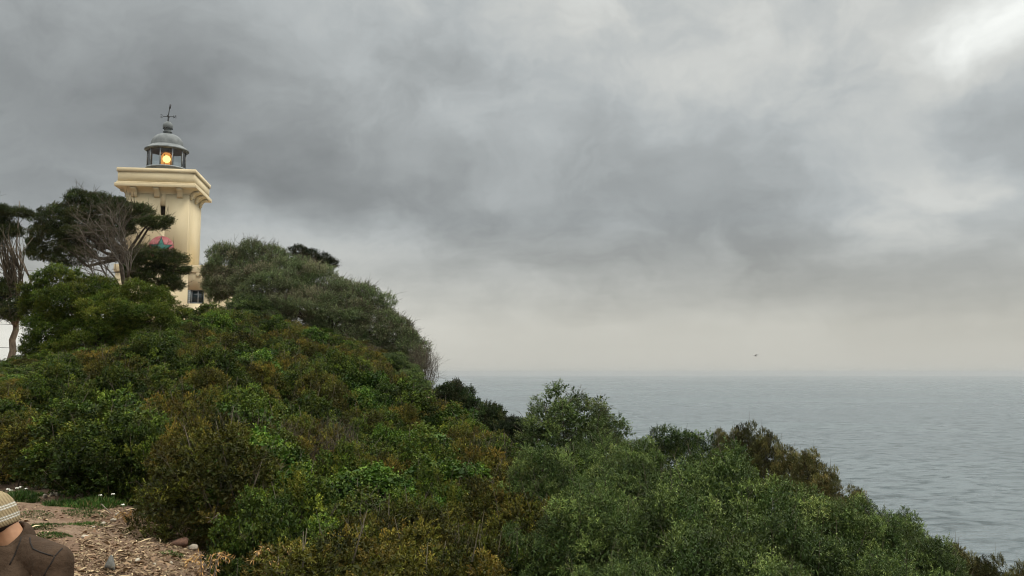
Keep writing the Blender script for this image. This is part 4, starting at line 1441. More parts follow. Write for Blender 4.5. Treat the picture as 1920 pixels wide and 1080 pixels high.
def dirt_details():
    rg = rng(301)
    # wood chips and dry leaf litter
    m = leaf_mat('litter_flakes', (0.25, 0.17, 0.10), (0.50, 0.40, 0.24), (0.155, 0.085, 0.053), rough=0.9, spec=0.1, transl=0.0, objvar=0.0)
    pts = dirt_points(12000, rg, 0.75)
    mb = MB()
    p = np.array([hit_fast(px, py) for px, py in pts])
    n = len(p)
    a = rg.uniform(0, 6.28, n)
    d = np.stack([np.cos(a), np.sin(a), rg.normal(0.05, 0.22, n)], -1)
    L = np.clip(rg.lognormal(-3.75, 0.55, n), 0.010, 0.10)
    tone = np.stack([rg.uniform(0, 1, n) ** 2, rg.uniform(0.1, 0.8, n), np.where(rg.uniform(0, 1, n) < 0.6, rg.uniform(0.5, 1, n), 0.05)], -1)
    add_leaves(mb, p + [0, 0, 0.008], unit(d), L, L * rg.uniform(0.15, 0.5, n), tone, rg, fold=0.3, upbias=1.6)
    sp = dirt_points(170, rg, 0.97)
    q = np.array([hit_fast(px, py) for px, py in sp])
    a = rg.uniform(0, 6.28, len(q))
    d = unit(np.stack([np.cos(a), np.sin(a), rg.uniform(0.0, 0.35, len(q))], -1))
    SL = rg.uniform(0.06, 0.19, len(q))
    add_leaves(mb, q + [0, 0, 0.012], d, SL, np.clip(SL * 0.12, 0.007, 0.016), np.stack([rg.uniform(0.1, 0.8, len(q)), rg.uniform(0.15, 0.75, len(q)), np.zeros(len(q))], -1), rg, fold=0.3, upbias=1.2)
    o = mb.build('leaf_litter', m)
    tag(o, 'pale wood chips and dry leaf litter strewn over the bare dirt', 'litter', kind='stuff')
    # stones
    st_pale = noise_mat('pale_stone', (0.34, 0.29, 0.22), (0.48, 0.42, 0.33), 14, 0.9, 0.006)
    st_grey = noise_mat('grey_stone', (0.10, 0.10, 0.09), (0.19, 0.185, 0.17), 14, 0.9, 0.008)
    st_earth = noise_mat('earth_clod', (0.085, 0.045, 0.030), (0.16, 0.088, 0.058), 18, 0.95, 0.02)
    def stone(name, px, py, s, mat, label, cat, group=None, seed=0, sink=0.3, pointed=0.0):
        r2 = rng(400 + seed)
        mb = MB()
        mb.ball((0, 0, 0), 1.0, 14, 9)
        V = mb.V[0]
        k = unit(r2.normal(0, 1, (9, 3)))
        off = r2.uniform(0.55, 0.85, 9)
        for kk, oo in zip(k, off):           # chip flat facets into it
            t = V @ kk
            V = V - np.clip(t - oo, 0, None)[:, None] * kk
        if pointed:
            V[:, :2] *= (1 - pointed * np.clip(V[:, 2:3] * 0.5 + 0.5, 0, 1))
        mb.V[0] = V * np.array(s)
        o = mb.build(name, mat)
        q = hit_ground(px, py)
        o.location = (q.x, q.y, gz(q.x, q.y) + s[2] * (1 - sink) * 0.8)
        o.rotation_euler = (r2.uniform(-0.2, 0.2), r2.uniform(-0.2, 0.2), r2.uniform(0, 6))
        tag(o, label, cat, group)
    stone('stone', 207, 1066, (0.085, 0.07, 0.075), st_grey, 'grey pointed stone standing in the litter at the bottom of the dirt', 'stone', seed=1, pointed=0.75)
    stone('stone', 362, 1030, (0.05, 0.045, 0.04), st_pale, 'white lump of stone at the scrub edge of the dirt', 'stone', seed=2)
    stone('earth_clod', 302, 1003, (0.17, 0.12, 0.075), st_earth, 'reddish brown earth clod on the rim of the dirt mound', 'clod', seed=3, sink=0.5)
    stone('earth_clod', 335, 1022, (0.13, 0.10, 0.06), st_earth, 'smaller reddish earth clod lower down the rim', 'clod', seed=4, sink=0.5)
    for i, (px, py) in enumerate([(98, 930), (107, 929), (114, 927), (84, 933), (150, 930)]):
        stone('stone', px, py, (0.05 + 0.02 * (i % 2), 0.03, 0.03), st_pale, 'pale stone in the row at the back edge of the dirt', 'stone', 'pale stones along the back edge', 10 + i)
    for i, (px, py) in enumerate([(188, 967), (193, 984), (222, 968), (175, 990), (247, 968), (212, 978), (290, 1060), (258, 1052), (160, 1010), (320, 1056)]):
        k = 0.018 + 0.008 * (i % 3)
        stone('pebble', px, py, (k * 1.2, k, k * 0.8), st_pale, 'small pale pebble lying in the leaf litter', 'pebble', 'pale pebbles in the litter', 30 + i)
    # grass
    G = [(30, 938, 0.32, 0.30, 'grass clump under the white flowers at the edge of the dirt'), (52, 930, 0.25, 0.22, 'low grass clump right of the white flowers'),
         (125, 950, 0.33, 0.26, 'dense round green grass clump in the middle of the dirt edge'), (178, 948, 0.42, 0.30, 'wide green weed clump at the foot of the scrub'),
         (160, 966, 0.3, 0.10, 'thin green weed patch below the wide clump'), (156, 985, 0.28, 0.12, 'straggling green weed patch beside the leaf litter'),
         (62, 990, 0.22, 0.07, 'flat green weed patch nearest the knitted cap'), (80, 985, 0.26, 0.07, 'flat green weed patch in the middle of the bare dirt'),
         (95, 1004, 0.15, 0.09, 'small bright green weed patch above the jacket shoulder'), (118, 1002, 0.11, 0.06, 'tiny weed patch right of the bright one'),
         (65, 965, 0.25, 0.05, 'faint olive weed patch on the far dirt'), (322, 1040, 0.13, 0.10, 'little green plant among the chips near the rim')]
    for i, (px, py, r, h, lab) in enumerate(G):
        r, h = r * 0.85, h * 0.55
        r2 = rng(500 + i)
        q = hit_ground(px, py)
        n = int(700 * r / 0.25)
        rr = r * np.sqrt(r2.uniform(0, 1, n))
        a = r2.uniform(0, 6.28, n)
        x, y = rr * np.cos(a), rr * np.sin(a) * 0.7
        z = ground(q.x + x, q.y + y)
        root = empty('grass_clump', (q.x, q.y, gz(q.x, q.y)))
        pp = np.stack([x, y, z - gz(q.x, q.y)], -1)
        d = unit(np.stack([x / r * 0.5, y / r * 0.5, np.full(n, 0.8)], -1) + r2.normal(0, 0.4, (n, 3)))
        tone = np.stack([r2.uniform(0, 1, n), r2.uniform(0.2, 0.8, n), np.where(r2.uniform(0, 1, n) < 0.12, 0.8, 0.0)], -1)
        mb = MB()
        LL = h * (1 - 0.55 * (rr / r)) * r2.uniform(0.5, 1.1, n)
        add_leaves(mb, pp, d, LL, np.clip(LL * 0.13, 0.006, 0.014), tone, r2)
        mb.build('blades', M['grass'], root)
        tag(root, lab, 'grass clump')
    # white flowers on thin stalks
    fm = noise_mat('white_petals', (0.70, 0.70, 0.58), (0.80, 0.80, 0.70), 20, 0.6)
    fs = noise_mat('flower_stalk', (0.05, 0.09, 0.03), (0.08, 0.12, 0.04), 20, 0.6)
    for i, (px, py, lab) in enumerate([(15, 916, 0), (21, 918, 0), (32, 914, 0), (39, 912, 0), (48, 915, 0), (188, 927, 1), (212, 925, 1), (230, 945, 1)]):
        g = hit_ground(px + rg.uniform(-2, 2), py + 24)
        t = P(px, py, proj(*g)[2])
        root = empty('white_flower', (g.x, g.y, gz(g.x, g.y)))
        e = np.array(t) - np.array(root.location)
        mb = MB(); mb.tube([(0, 0, 0), e * 0.5 + [0.02, 0, 0.01], e], 0.0035, 5); mb.build('stalk', fs, root)
        mb = MB()
        for k in range(6):
            aa = k / 6 * 6.28
            d = np.array([[math.cos(aa) * 0.8, math.sin(aa) * 0.8, -0.35]])
            add_leaves(mb, e[None], unit(d), 0.028, 0.016, np.array([[0.5, 0.5, 0]]), rg)
        mb.build('petals', fm, root)
        tag(root, ['small white nodding flower in the bunch above the grass clump', 'lone white flower at the foot of the rusty scrub'][lab], 'flower', ['white flowers above the grass clump', 'white flowers under the scrub'][lab])
    # sticks
    S = [([(196, 888), (215, 902), (235, 916)], 0.016, 0.10, 'pinkish bare branch reaching down from the dark scrub', 'twig_pale'),
         ([(190, 945), (210, 965), (232, 985)], 0.006, 0.04, 'thin grey stick lying from the weed clump to the litter', 'twig_pale'),
         ([(240, 975), (250, 965), (262, 955)], 0.008, 0.06, 'short straw coloured stick poking up at the rim', 'twig_pale'),
         ([(345, 1072), (378, 1062), (405, 1050)], 0.010, 0.10, 'straw coloured dry stalk jutting over the dirt rim', 'twig_pale'),
         ([(118, 933), (122, 925), (125, 915)], 0.012, 0.06, 'reddish stump twig standing at the back of the dirt', 'twig'),
         ([(128, 934), (130, 925), (133, 916)], 0.010, 0.06, 'second reddish twig beside the stump twig', 'twig'),
         ([(390, 980), (405, 968), (412, 962)], 0.006, 0.5, 'short pale stick caught in the green scrub by the dirt', 'twig_pale')]
    for pts, r, up, lab, mt in S:
        g = hit_ground(*pts[len(pts) // 2] if up < 0.3 else (380, 1050))
        dd = proj(*g)[2]
        w = [np.array(P(x, y, dd)) + [0, 0, 0] for x, y in pts]
        mb = MB()
        mb.tube(w, [r, r * 0.8, r * 0.45], 6)
        for k in range(4):
            s = w[0] + (w[2] - w[0]) * rg.uniform(0.2, 0.9)
            mb.tube([s, s + rg.normal(0, 0.06, 3)], [r * 0.4, r * 0.15], 4)
        o = mb.build('dry_stick', M[mt])
        tag(o, lab, 'stick')
    # golden dead fronds
    for i, (px, py, d, sc, lab) in enumerate([(512, 1040, 6.6, 1.0, 'curled golden brown dead fern frond in the scrub at the bottom edge'), (392, 1052, 6.9, 0.8, 'curled dead straw leaves hanging off the dirt rim'), (240, 972, 9.2, 0.6, 'tuft of dry straw on the rim of the dirt')]):
        r2 = rng(600 + i)
        t = P(px, py, d)
        z = gz(t.x, t.y)
        root = empty('dead_frond', (t.x, t.y, z))
        tag(root, lab, 'dead plant')
        h = max(t.z - z, 0.1)
        mb = MB(); sb = MB()
        for k in range(8):
            a = r2.uniform(0, 6.28)
            e = np.array([math.cos(a) * 0.14 * sc, math.sin(a) * 0.14 * sc, h + 0.06 * sc])
            pts = [np.zeros(3), np.array([e[0] * 0.3, e[1] * 0.3, h * 0.6]), np.array([e[0] * 0.7, e[1] * 0.7, h + 0.08 * sc]), e + np.array([e[0] * 0.6, e[1] * 0.6, -0.06 * sc])]
            sb.tube(pts, [0.005, 0.004, 0.003, 0.002], 4)
            n = 26
            f = r2.uniform(0.35, 1, n)
            q = np.stack([np.interp(f, [0, 0.4, 0.75, 1], [p_[j] for p_ in pts]) for j in range(3)], -1)
            add_leaves(mb, q, unit(r2.normal(0, 0.7, (n, 3)) + np.array([e[0] * 3, e[1] * 3, -0.3])), 0.06 * sc, 0.010, np.stack([r2.uniform(0, 1, n), r2.uniform(0.3, 0.9, n), np.zeros(n)], -1), r2)
        sb.build('stem', M['twig_pale'], root)
        mb.build('leaflets', M['straw'], root)


_hit_cache = {}


def hit_fast(px, py):
    lo, hi = 3.0, 14.5
    for _ in range(16):
        m = (lo + hi) / 2
        p = P(px, py, m)
        if p.z < gz(p.x, p.y): hi = m
        else: lo = m
    p = P(px, py, hi)
    return (p.x, p.y, gz(p.x, p.y))


M['straw'] = leaf_mat('straw_leaves', (0.34, 0.19, 0.07), (0.50, 0.31, 0.12), (0.2, 0.1, 0.04), rough=0.7, spec=0.2, transl=0.2, objvar=0.0)
dirt_details()


# ------------------------------------------------------------------ seated person, chair
def capsule(mb, a, b, ra, rb, sides=14):
    a, b = np.array(a, float), np.array(b, float)
    L = np.linalg.norm(b - a) + 1e-6
    u = (b - a) / L
    pts, rad = [], []
    for f in (1.0, 0.92, 0.7, 0.38):
        pts.append(a - u * ra * f); rad.append(ra * math.sqrt(max(1 - f * f, 0.0004)))
    for f in np.linspace(0, 1, 6):
        pts.append(a + (b - a) * f); rad.append(ra + (rb - ra) * f)
    for f in (0.38, 0.7, 0.92, 1.0):
        pts.append(b + u * rb * f); rad.append(rb * math.sqrt(max(1 - f * f, 0.0004)))
    mb.tube(pts, rad, sides)


def remesh(o, vox, smooth=6):
    md = o.modifiers.new('join', 'REMESH'); md.mode = 'VOXEL'; md.voxel_size = vox; md.use_smooth_shade = True
    ms = o.modifiers.new('soften', 'SMOOTH'); ms.iterations = smooth; ms.factor = 0.5


def build_person():
    N = P(30, 1014, 3.62)
    root = empty('person', (N.x, N.y, -1.6))
    tag(root, 'seated person in a brown jacket and striped beige knit cap, cut by the frame', 'person')
    # body frame: f forward, l left, u up; origin at the base of the neck
    fw = np.array([-0.45, -0.893, 0.0]); lf = np.array([0.893, -0.45, 0.0]); up = np.array([0, 0, 1.0])
    o0 = np.array([0, 0, N.z + 1.6])
    W = lambda a, b, c: o0 + fw * a + lf * b + up * c      # forward, left, up
    gzp = gz(N.x, N.y) + 1.6
    # ---- body (one continuous skin)
    mb = MB()
    hipz = 0.47 + gzp - o0[2]
    head = np.array([-0.118, -0.02, 0.086]) + o0          # world axes offset from neck base
    hf = unit(np.array([-0.86, -0.22, -0.46])); hl = unit(np.cross(up, hf)); hu = np.cross(hf, hl)
    Hd = lambda a, b, c: head + hf * a + hl * b + hu * c
    capsule(mb, W(-0.02, 0, -0.06), Hd(-0.045, 0, -0.06), 0.062, 0.056)
    mb.ball(Hd(-0.012, 0, 0.02), (1, 1, 1), 20, 14)
    mb.V[-1] = (np.array(mb.V[-1]) - Hd(-0.012, 0, 0.02)) @ np.diag([1, 1, 1])
    v = mb.V[-1]
    mb.V[-1] = Hd(-0.012, 0, 0.02) + v[:, :1] * hf * 0.093 + v[:, 1:2] * hl * 0.074 + v[:, 2:3] * hu * 0.105
    capsule(mb, Hd(0.035, 0, -0.03), Hd(0.058, 0, -0.085), 0.055, 0.030)       # jaw and chin
    capsule(mb, Hd(0.083, 0, 0.008), Hd(0.106, 0, -0.030), 0.010, 0.014)       # nose
    capsule(mb, Hd(0.086, -0.018, -0.062), Hd(0.086, 0.018, -0.062), 0.009, 0.009)
    for s in (-1, 1):
        capsule(mb, Hd(-0.012, s * 0.078, 0.005), Hd(-0.016, s * 0.080, -0.030), 0.017, 0.011)   # ear
        capsule(mb, Hd(0.072, s * 0.02, 0.022), Hd(0.070, s * 0.046, 0.020), 0.012, 0.010)       # brow
    mb.tube([W(0, 0, -0.05), W(0.0, 0, -0.25), W(-0.04, 0, hipz + 0.05)], [0.10, 0.13, 0.14], 16)
    hands = []
    for s in (-1, 1):
        sh, el, wr = W(0.0, s * 0.175, -0.075), W(0.03, s * 0.235, -0.355), W(0.27, s * 0.12, -0.42)
        capsule(mb, W(0, s * 0.05, -0.06), sh, 0.06, 0.058)
        capsule(mb, sh, el, 0.050, 0.040); capsule(mb, el, wr, 0.040, 0.027)
        hip, kn, an = W(-0.02, s * 0.09, hipz + 0.02), W(0.42, s * 0.15, hipz + 0.03), W(0.40, s * 0.15, 0.09 + gzp - o0[2])
        capsule(mb, hip, kn, 0.085, 0.056); capsule(mb, kn, an, 0.055, 0.040)
        pd = unit(W(0.40, s * 0.08, -0.44) - wr)
        pl = np.cross(up, pd); pl = unit(pl)
        capsule(mb, wr, wr + pd * 0.075, 0.026, 0.030)
        for q, (ofs, ln_) in enumerate(((-0.026, 0.062), (-0.009, 0.074), (0.009, 0.070), (0.026, 0.054))):
            k0 = wr + pd * 0.085 + pl * ofs
            k1 = k0 + pd * ln_ * 0.5 - up * 0.006
            k2 = k1 + pd * ln_ * 0.4 - up * 0.026
            capsule(mb, k0, k1, 0.0095, 0.0088, 8); capsule(mb, k1, k2, 0.0088, 0.0078, 8)
        t0 = wr + pd * 0.03 - pl * s * 0.026
        t1 = t0 + pd * 0.035 - pl * s * 0.025
        capsule(mb, t0, t1, 0.012, 0.011, 8); capsule(mb, t1, t1 + pd * 0.03 - up * 0.008, 0.011, 0.009, 8)
    skin = noise_mat('skin', (0.34, 0.175, 0.095), (0.42, 0.225, 0.125), 18, 0.55, 0.001)
    b = mb.build('body', skin, root); remesh(b, 0.0065, 4)
    # ---- jacket
    mb = MB()
    mb.tube([W(0.0, 0, -0.005), W(-0.005, 0, -0.06), W(0.0, 0, -0.16), W(0.005, 0, -0.32), W(-0.03, 0, hipz + 0.06), W(-0.03, 0, hipz - 0.04)], [0.088, 0.125, 0.150, 0.158, 0.165, 0.17], 20)
    for s in (-1, 1):
        sh, el, wr = W(-0.005, s * 0.235, -0.070), W(0.03, s * 0.305, -0.355), W(0.265, s * 0.125, -0.42)
        capsule(mb, W(-0.01, s * 0.055, -0.035), sh, 0.066, 0.078)
        capsule(mb, W(0.03, s * 0.09, -0.16), W(0.02, s * 0.13, -0.32), 0.10, 0.10)
        capsule(mb, W(-0.06, s * 0.09, -0.16), W(-0.05, s * 0.12, -0.32), 0.09, 0.09)
        capsule(mb, sh, el, 0.077, 0.062); capsule(mb, el, wr, 0.062, 0.048)
        # folds of the sleeve
        for q, f in enumerate((0.2, 0.38, 0.6, 0.78)):
            c = sh + (el - sh) * f
            ax = unit(np.array([lf[0] * s, lf[1] * s, 0.5]) + fw * (0.4 if q % 2 else -0.3))
            bb = unit(np.cross(unit(el - sh), ax))
            mb.tube([c - bb * 0.06 + ax * 0.045, c + ax * 0.066, c + bb * 0.06 + ax * 0.04 - up * 0.03], [0.006, 0.014, 0.006], 6)
    cloth = noise_mat('brown_twill', (0.036, 0.022, 0.013), (0.068, 0.043, 0.027), 7, 0.9, 0.030, bscale=7, spec=0.15)
    j = mb.build('jacket', cloth, root); remesh(j, 0.0075, 5)
    # collar: a soft upright band round the neck, open at the front
    mb = MB()
    n = 22
    ring = []
    for i in range(n):
        a = R_(25 + 310 * i / (n - 1))                 # 0 = forward
        ring.append((math.cos(a), math.sin(a)))
    V = []
    for (ca, sa) in ring:
        r1, r2 = 0.090, 0.079
        tilt = 0.055 * (-ca)
        c0 = W(0.015 * ca, 0, 0) - o0
        lowp = W(ca * 0.098 + 0.0, sa * 0.098, -0.045 + tilt * 0.7)
        topp = W(ca * 0.084 + 0.012, sa * 0.082, 0.022 + tilt)
        foldp = W(ca * 0.100 + 0.004, sa * 0.102, -0.004 + tilt)
        inn = W(ca * 0.070 + 0.01, sa * 0.070, 0.0 + tilt)
        V += [lowp + [-0.018, 0, 0], foldp + [-0.034, 0, 0], topp + [-0.048, 0, 0], inn + [-0.045, 0, 0]]
    Q = []
    for i in range(n - 1):
        for k in range(3):
            Q.append((i * 4 + k, (i + 1) * 4 + k, (i + 1) * 4 + k + 1, i * 4 + k + 1))
    mb.add(V, Q)
    col = mb.build('collar', cloth, j, smooth=True)
    so = col.modifiers.new('thick', 'SOLIDIFY'); so.thickness = 0.008
    sd_ = col.modifiers.new('sub', 'SUBSURF'); sd_.levels = 2; sd_.render_levels = 2
    # trousers and shoes
    mb = MB()
    for s in (-1, 1):
        hip, kn, an = W(-0.02, s * 0.09, hipz + 0.02), W(0.42, s * 0.15, hipz + 0.03), W(0.40, s * 0.15, 0.10 + gzp - o0[2])
        capsule(mb, hip, kn, 0.105, 0.075); capsule(mb, kn, an, 0.074, 0.060)
    capsule(mb, W(-0.03, -0.07, hipz), W(-0.03, 0.07, hipz), 0.11, 0.11)
    t = mb.build('trousers', noise_mat('dark_trousers', (0.022, 0.023, 0.028), (0.04, 0.04, 0.047), 9, 0.9, 0.006), root); remesh(t, 0.009, 4)
    shoe = noise_mat('shoe_leather', (0.03, 0.022, 0.016), (0.05, 0.036, 0.025), 9, 0.6)
    for s in (-1, 1):
        mb = MB()
        capsule(mb, W(0.37, s * 0.15, 0.050 + gzp - o0[2]), W(0.55, s * 0.16, 0.042 + gzp - o0[2]), 0.046, 0.040)
        x = mb.build('shoe', shoe, root); remesh(x, 0.008, 3)
    # hair at the nape and the knitted cap
    mb = MB()
    mb.ball((0, 0, 0), 1.0, 24, 16)
    v = mb.V[0]
    keep = v
    mb.V[0] = Hd(-0.018, 0, 0.010) + v[:, :1] * hf * 0.109 + v[:, 1:2] * hl * 0.088 + v[:, 2:3] * hu * 0.114
    hair = mb.build('hair', noise_mat('black_hair', (0.012, 0.010, 0.008), (0.028, 0.022, 0.017), 60, 0.6, 0.003, stretch=(1, 1, 0.3)), root, smooth=True)
    # drop the part of the hair shell over the face and below the hairline
    import bmesh
    bm = bmesh.new(); bm.from_mesh(hair.data)
    kill = [f for f in bm.faces if ((Vector(Hd(0, 0, 0)) - f.calc_center_median()).dot(Vector(hf)) < -0.012 or (f.calc_center_median() - Vector(Hd(0, 0, 0))).dot(Vector(hu)) < -0.075 or (f.calc_center_median() - Vector(o0 + np.array([-0.094, -0.012, 0.052]))).dot(Vector((-0.30, -0.06, 0.95))) > 0.012)]
    bmesh.ops.delete(bm, geom=kill, context='FACES')
    bm.to_mesh(hair.data); bm.free()
    hs = hair.modifiers.new('thick', 'SOLIDIFY'); hs.thickness = 0.006
    # cap: ribs and two braided white bands, axis along the crown of the head
    cm, B, bs = mat_new('knit_wool')
    tc = B.n('ShaderNodeTexCoord')
    x, y, z = B.sep(tc.outputs['Object'])
    a = B.m('ARCTAN2', y, x)
    tri = B.m('ABSOLUTE', B.m('SUBTRACT', B.m('FRACT', B.m('MULTIPLY', a, 17.0)), 0.5))
    zz = B.m('ADD', z, B.m('MULTIPLY', tri, 0.006))
    def band(c, w):
        return B.m('LESS_THAN', B.m('ABSOLUTE', B.m('SUBTRACT', zz, c)), w)
    bands = B.m('MAXIMUM', B.m('MAXIMUM', band(0.020, 0.0032), band(0.029, 0.0032)), B.m('MAXIMUM', band(0.058, 0.0032), band(0.067, 0.0032)))
    stitch = B.m('MULTIPLY', B.m('SINE', B.m('MULTIPLY', z, 1500.0)), 0.5)
    base = B.mix(B.noise(tc.outputs['Object'], 60, 4, 0.6), (0.30, 0.225, 0.125), (0.42, 0.325, 0.19))
    B.put(bs.inputs['Base Color'], B.mix(bands, base, (0.66, 0.62, 0.53)))
    bs.inputs['Roughness'].default_value = 0.95
    bs.inputs['Specular IOR Level'].default_value = 0.1
    bp = B.n('ShaderNodeBump'); bp.inputs['Distance'].default_value = 0.0035
    B.put(bp.inputs['Height'], B.m('ADD', stitch, B.m('ADD', bands, B.noise(tc.outputs['Object'], 130, 3, 0.6))))
    B.put(bs.inputs['Normal'], bp.outputs[0])
    mb = MB()
    prof = [(0.094, -0.004), (0.103, 0.0), (0.105, 0.012), (0.107, 0.03), (0.105, 0.055), (0.098, 0.080), (0.085, 0.102), (0.066, 0.119), (0.042, 0.130), (0.02, 0.135), (0.0, 0.136)]
    mb.lathe(prof, sides=48)
    cap = mb.build('knit_cap', cm, root, smooth=True)
    ax = unit(hu * 0.90 + hf * 0.10 - up * 0.0)
    q = Vector((-0.30, -0.06, 0.95)).to_track_quat('Z', 'Y')
    cap.location = Vector(o0 + np.array([-0.094, -0.012, 0.052]))
    cap.rotation_euler = q.to_euler()
    cap.scale = (1.04, 1.02, 1.14)
    # seams of the yoke and armhole, laid on the jacket by casting onto its surface
    dg = bpy.context.evaluated_depsgraph_get()
    from mathutils.bvhtree import BVHTree
    bv = BVHTree.FromObject(j, dg)
    def on(px, py):
        d0 = P(px, py, 1.0).normalized()
        h = bv.ray_cast(-Vector(root.location), d0)[0]
        return h
    seam = noise_mat('seam_thread', (0.012, 0.009, 0.007), (0.02, 0.015, 0.012), 20, 0.9)
    for line in ([(56, 1008), (57, 1018), (62, 1029), (75, 1035), (90, 1040), (103, 1043)], [(103, 1043), (111, 1034), (119, 1026)], [(103, 1043), (96, 1056), (88, 1068), (80, 1084)], [(40, 1000), (38, 1015), (28, 1040), (15, 1065)]):
        pts = []
        for (x0, y0), (x1, y1) in zip(line[:-1], line[1:]):
            for f in (0, 0.25, 0.5, 0.75):
                h = on(x0 + (x1 - x0) * f, y0 + (y1 - y0) * f)
                if h is not None: pts.append(np.array(h))
        if len(pts) > 3:
            mb = MB(); mb.tube(pts, 0.0030, 6); mb.build('seam', seam, j, smooth=True)
    # ---- red plastic chair
    red = noise_mat('red_plastic', (0.55, 0.030, 0.030), (0.62, 0.045, 0.04), 9, 0.45, 0.001)
    ch = empty('plastic_chair', (N.x - 0.10, N.y, N.z * 0 + gz(N.x, N.y)))
    tag(ch, 'red plastic chair under the person in the brown jacket', 'chair')
    W2 = lambda a, b, c: fw * a + lf * b + up * c
    def slabq(c, ex, ey, ez, sx, sy, sz):
        V = []
        for k in (-1, 1):
            for (i_, j_) in ((-1, -1), (1, -1), (1, 1), (-1, 1)):
                V.append(c + ex * sx * i_ + ey * sy * j_ + ez * sz * k)
        return V, [(0, 3, 2, 1), (4, 5, 6, 7), (0, 1, 5, 4), (1, 2, 6, 5), (2, 3, 7, 6), (3, 0, 4, 7)]
    mb = MB(); mb.add(*slabq(W2(0.05, 0, 0.39), fw, lf, up, 0.23, 0.24, 0.012)); mb.build('seat', red, ch, bevel=0.008)
    for s in (-1, 1):
        for a_, la in ((0.24, 0.03), (-0.18, -0.05)):
            mb = MB(); mb.tube([W2(a_, s * 0.21, 0.40), W2(a_ + la, s * 0.25, 0.0)], [0.028, 0.022], 8); mb.build('leg', red, ch)
    mb = MB()
    bd = unit(up - fw * 0.22)
    for k in range(-2, 3):
        mb.add(*slabq(W2(-0.23, k * 0.078, 0.40) + bd * 0.165, lf, fw, bd, 0.022, 0.010, 0.15))
    mb.add(*slabq(W2(-0.23, 0, 0.40) + bd * 0.335, lf, fw, bd, 0.215, 0.014, 0.035))
    mb.build('backrest', red, ch, bevel=0.006)


build_person()


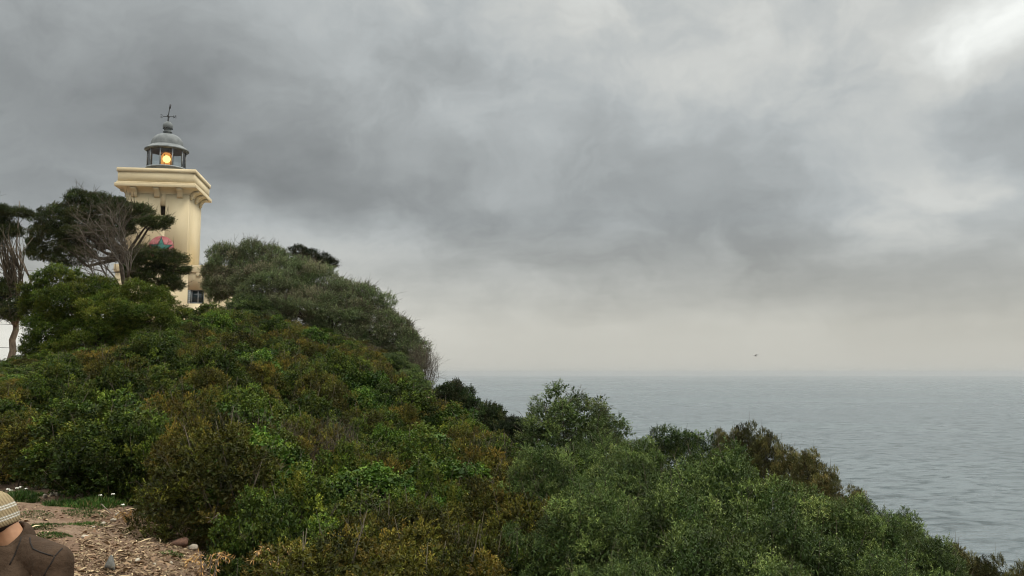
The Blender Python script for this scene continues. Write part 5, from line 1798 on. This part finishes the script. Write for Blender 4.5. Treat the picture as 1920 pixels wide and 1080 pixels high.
# ------------------------------------------------------------------ low wall, overhead cables, gull
def extras():
    a, b = P(-120, 690, 46), P(60, 690, 48)
    mb = MB()
    cx, cy = (a.x + b.x) / 2, (a.y + b.y) / 2
    rz = math.atan2(b.y - a.y, b.x - a.x)
    L = (b - a).length
    zt = zl(689, cy)
    root = empty('garden_wall', (cx, cy, zt - 1.5), rz)
    tag(root, 'low beige boundary wall glimpsed behind the bare trunk', 'wall')
    mb.box((0, 0, 0.70), (L, 0.25, 1.40)); mb.build('wall_body', noise_mat('beige_wall', (0.34, 0.27, 0.18), (0.44, 0.36, 0.25), 2, 0.9, 0.004), root)
    mb = MB(); mb.box((0, 0, 1.452), (L + 0.05, 0.34, 0.10)); mb.build('coping', noise_mat('grey_coping', (0.30, 0.29, 0.27), (0.42, 0.40, 0.38), 3, 0.9), root)
    cm = noise_mat('cable_sheath', (0.02, 0.02, 0.02), (0.035, 0.035, 0.035), 5, 0.6)
    for k, (py, lab) in enumerate(((603.5, 'upper thin dark overhead cable crossing the bright gap behind the trunk'), (647.5, 'lower thin dark overhead cable crossing the bright gap behind the trunk'))):
        p0, p1 = P(-260, py - 12, 52), P(205, py + 6, 55)
        pts = [np.array(p0) + (np.array(p1) - np.array(p0)) * f - np.array([0, 0, 1.6 * f * (1 - f) * 0.5]) for f in np.linspace(0, 1, 16)]
        mb = MB(); mb.tube(pts, 0.016, 6)
        tag(mb.build('overhead_cable', cm), lab, 'cable')
    # gull on outspread wings
    c = P(1417, 667, 120)
    root = empty('seagull', (c.x, c.y, c.z), R_(200))
    root.scale = (1.15, 1.15, 1.15)
    tag(root, 'grey gull gliding on spread wings above the sea horizon', 'bird')
    gm = noise_mat('gull_grey', (0.3, 0.3, 0.29), (0.45, 0.45, 0.43), 6, 0.8)
    mb = MB()
    prof = [(-0.30, 0.004), (-0.24, 0.03), (-0.12, 0.065), (0.02, 0.078), (0.13, 0.060), (0.19, 0.045), (0.24, 0.045), (0.28, 0.03), (0.30, 0.012), (0.345, 0.004)]
    mb.tube([(x, 0, 0.012 * math.sin(x * 8)) for x, r in prof], [r for x, r in prof], 12)
    mb.build('body', gm, root, smooth=True)
    for s in (-1, 1):
        mb = MB()
        sec = [(0.04, 0.05, 0.17, 0.03), (0.22, 0.03, 0.17, 0.13 if s > 0 else 0.05), (0.42, 0.0, 0.13, 0.15 if s > 0 else 0.10), (0.58, -0.07, 0.02, 0.10 if s > 0 else 0.07)]
        V = []
        for (yy_, xb, xf, z_) in sec:
            xm = (xb - 0.07 + xf) / 2
            V += [(xb - 0.07, s * yy_, z_), (xm, s * yy_, z_ + 0.02), (xf, s * yy_, z_), (xm, s * yy_, z_ - 0.008)]
        Q = []
        for i in range(3):
            for k in range(4):
                Q.append((i * 4 + k, i * 4 + (k + 1) % 4, (i + 1) * 4 + (k + 1) % 4, (i + 1) * 4 + k))
        Q += [(0, 1, 2, 3), (15, 14, 13, 12)]
        mb.add(V, Q); mb.build('wing', gm, root, smooth=True)
    mb = MB()
    mb.add([(-0.28, -0.02, 0.008), (-0.28, 0.02, 0.008), (-0.42, 0.07, 0.006), (-0.42, -0.07, 0.006), (-0.28, -0.02, -0.008), (-0.28, 0.02, -0.008), (-0.42, 0.07, -0.004), (-0.42, -0.07, -0.004)],
           [(0, 1, 2, 3), (7, 6, 5, 4), (0, 4, 5, 1), (1, 5, 6, 2), (2, 6, 7, 3), (3, 7, 4, 0)])
    mb.build('tail', gm, root)


extras()


# ------------------------------------------------------------------ sea haze
def haze():
    mb = MB()
    mb.box((0, 0, (SEA_Z - 1.2 + 30) / 2), (50000, 50000, 30 - (SEA_Z - 1.2)))
    m = bpy.data.materials.new('haze')
    m.use_nodes = True
    nt = m.node_tree
    nt.nodes.clear()
    pv = nt.nodes.new('ShaderNodeVolumePrincipled')
    pv.inputs['Color'].default_value = (0.62, 0.64, 0.645, 1)
    pv.inputs['Density'].default_value = HAZE
    pv.inputs['Anisotropy'].default_value = 0.2
    out = nt.nodes.new('ShaderNodeOutputMaterial')
    nt.links.new(pv.outputs[0], out.inputs['Volume'])
    o = mb.build('haze', m)
    tag(o, 'thin sea haze softening the far water and horizon', 'haze', kind='stuff')


HAZE = 8e-5
haze()
#@@END@@
for key, o in PROTO.items():
    if key not in USED:
        for ch in list(o.children):
            bpy.data.objects.remove(ch)
        bpy.data.objects.remove(o)
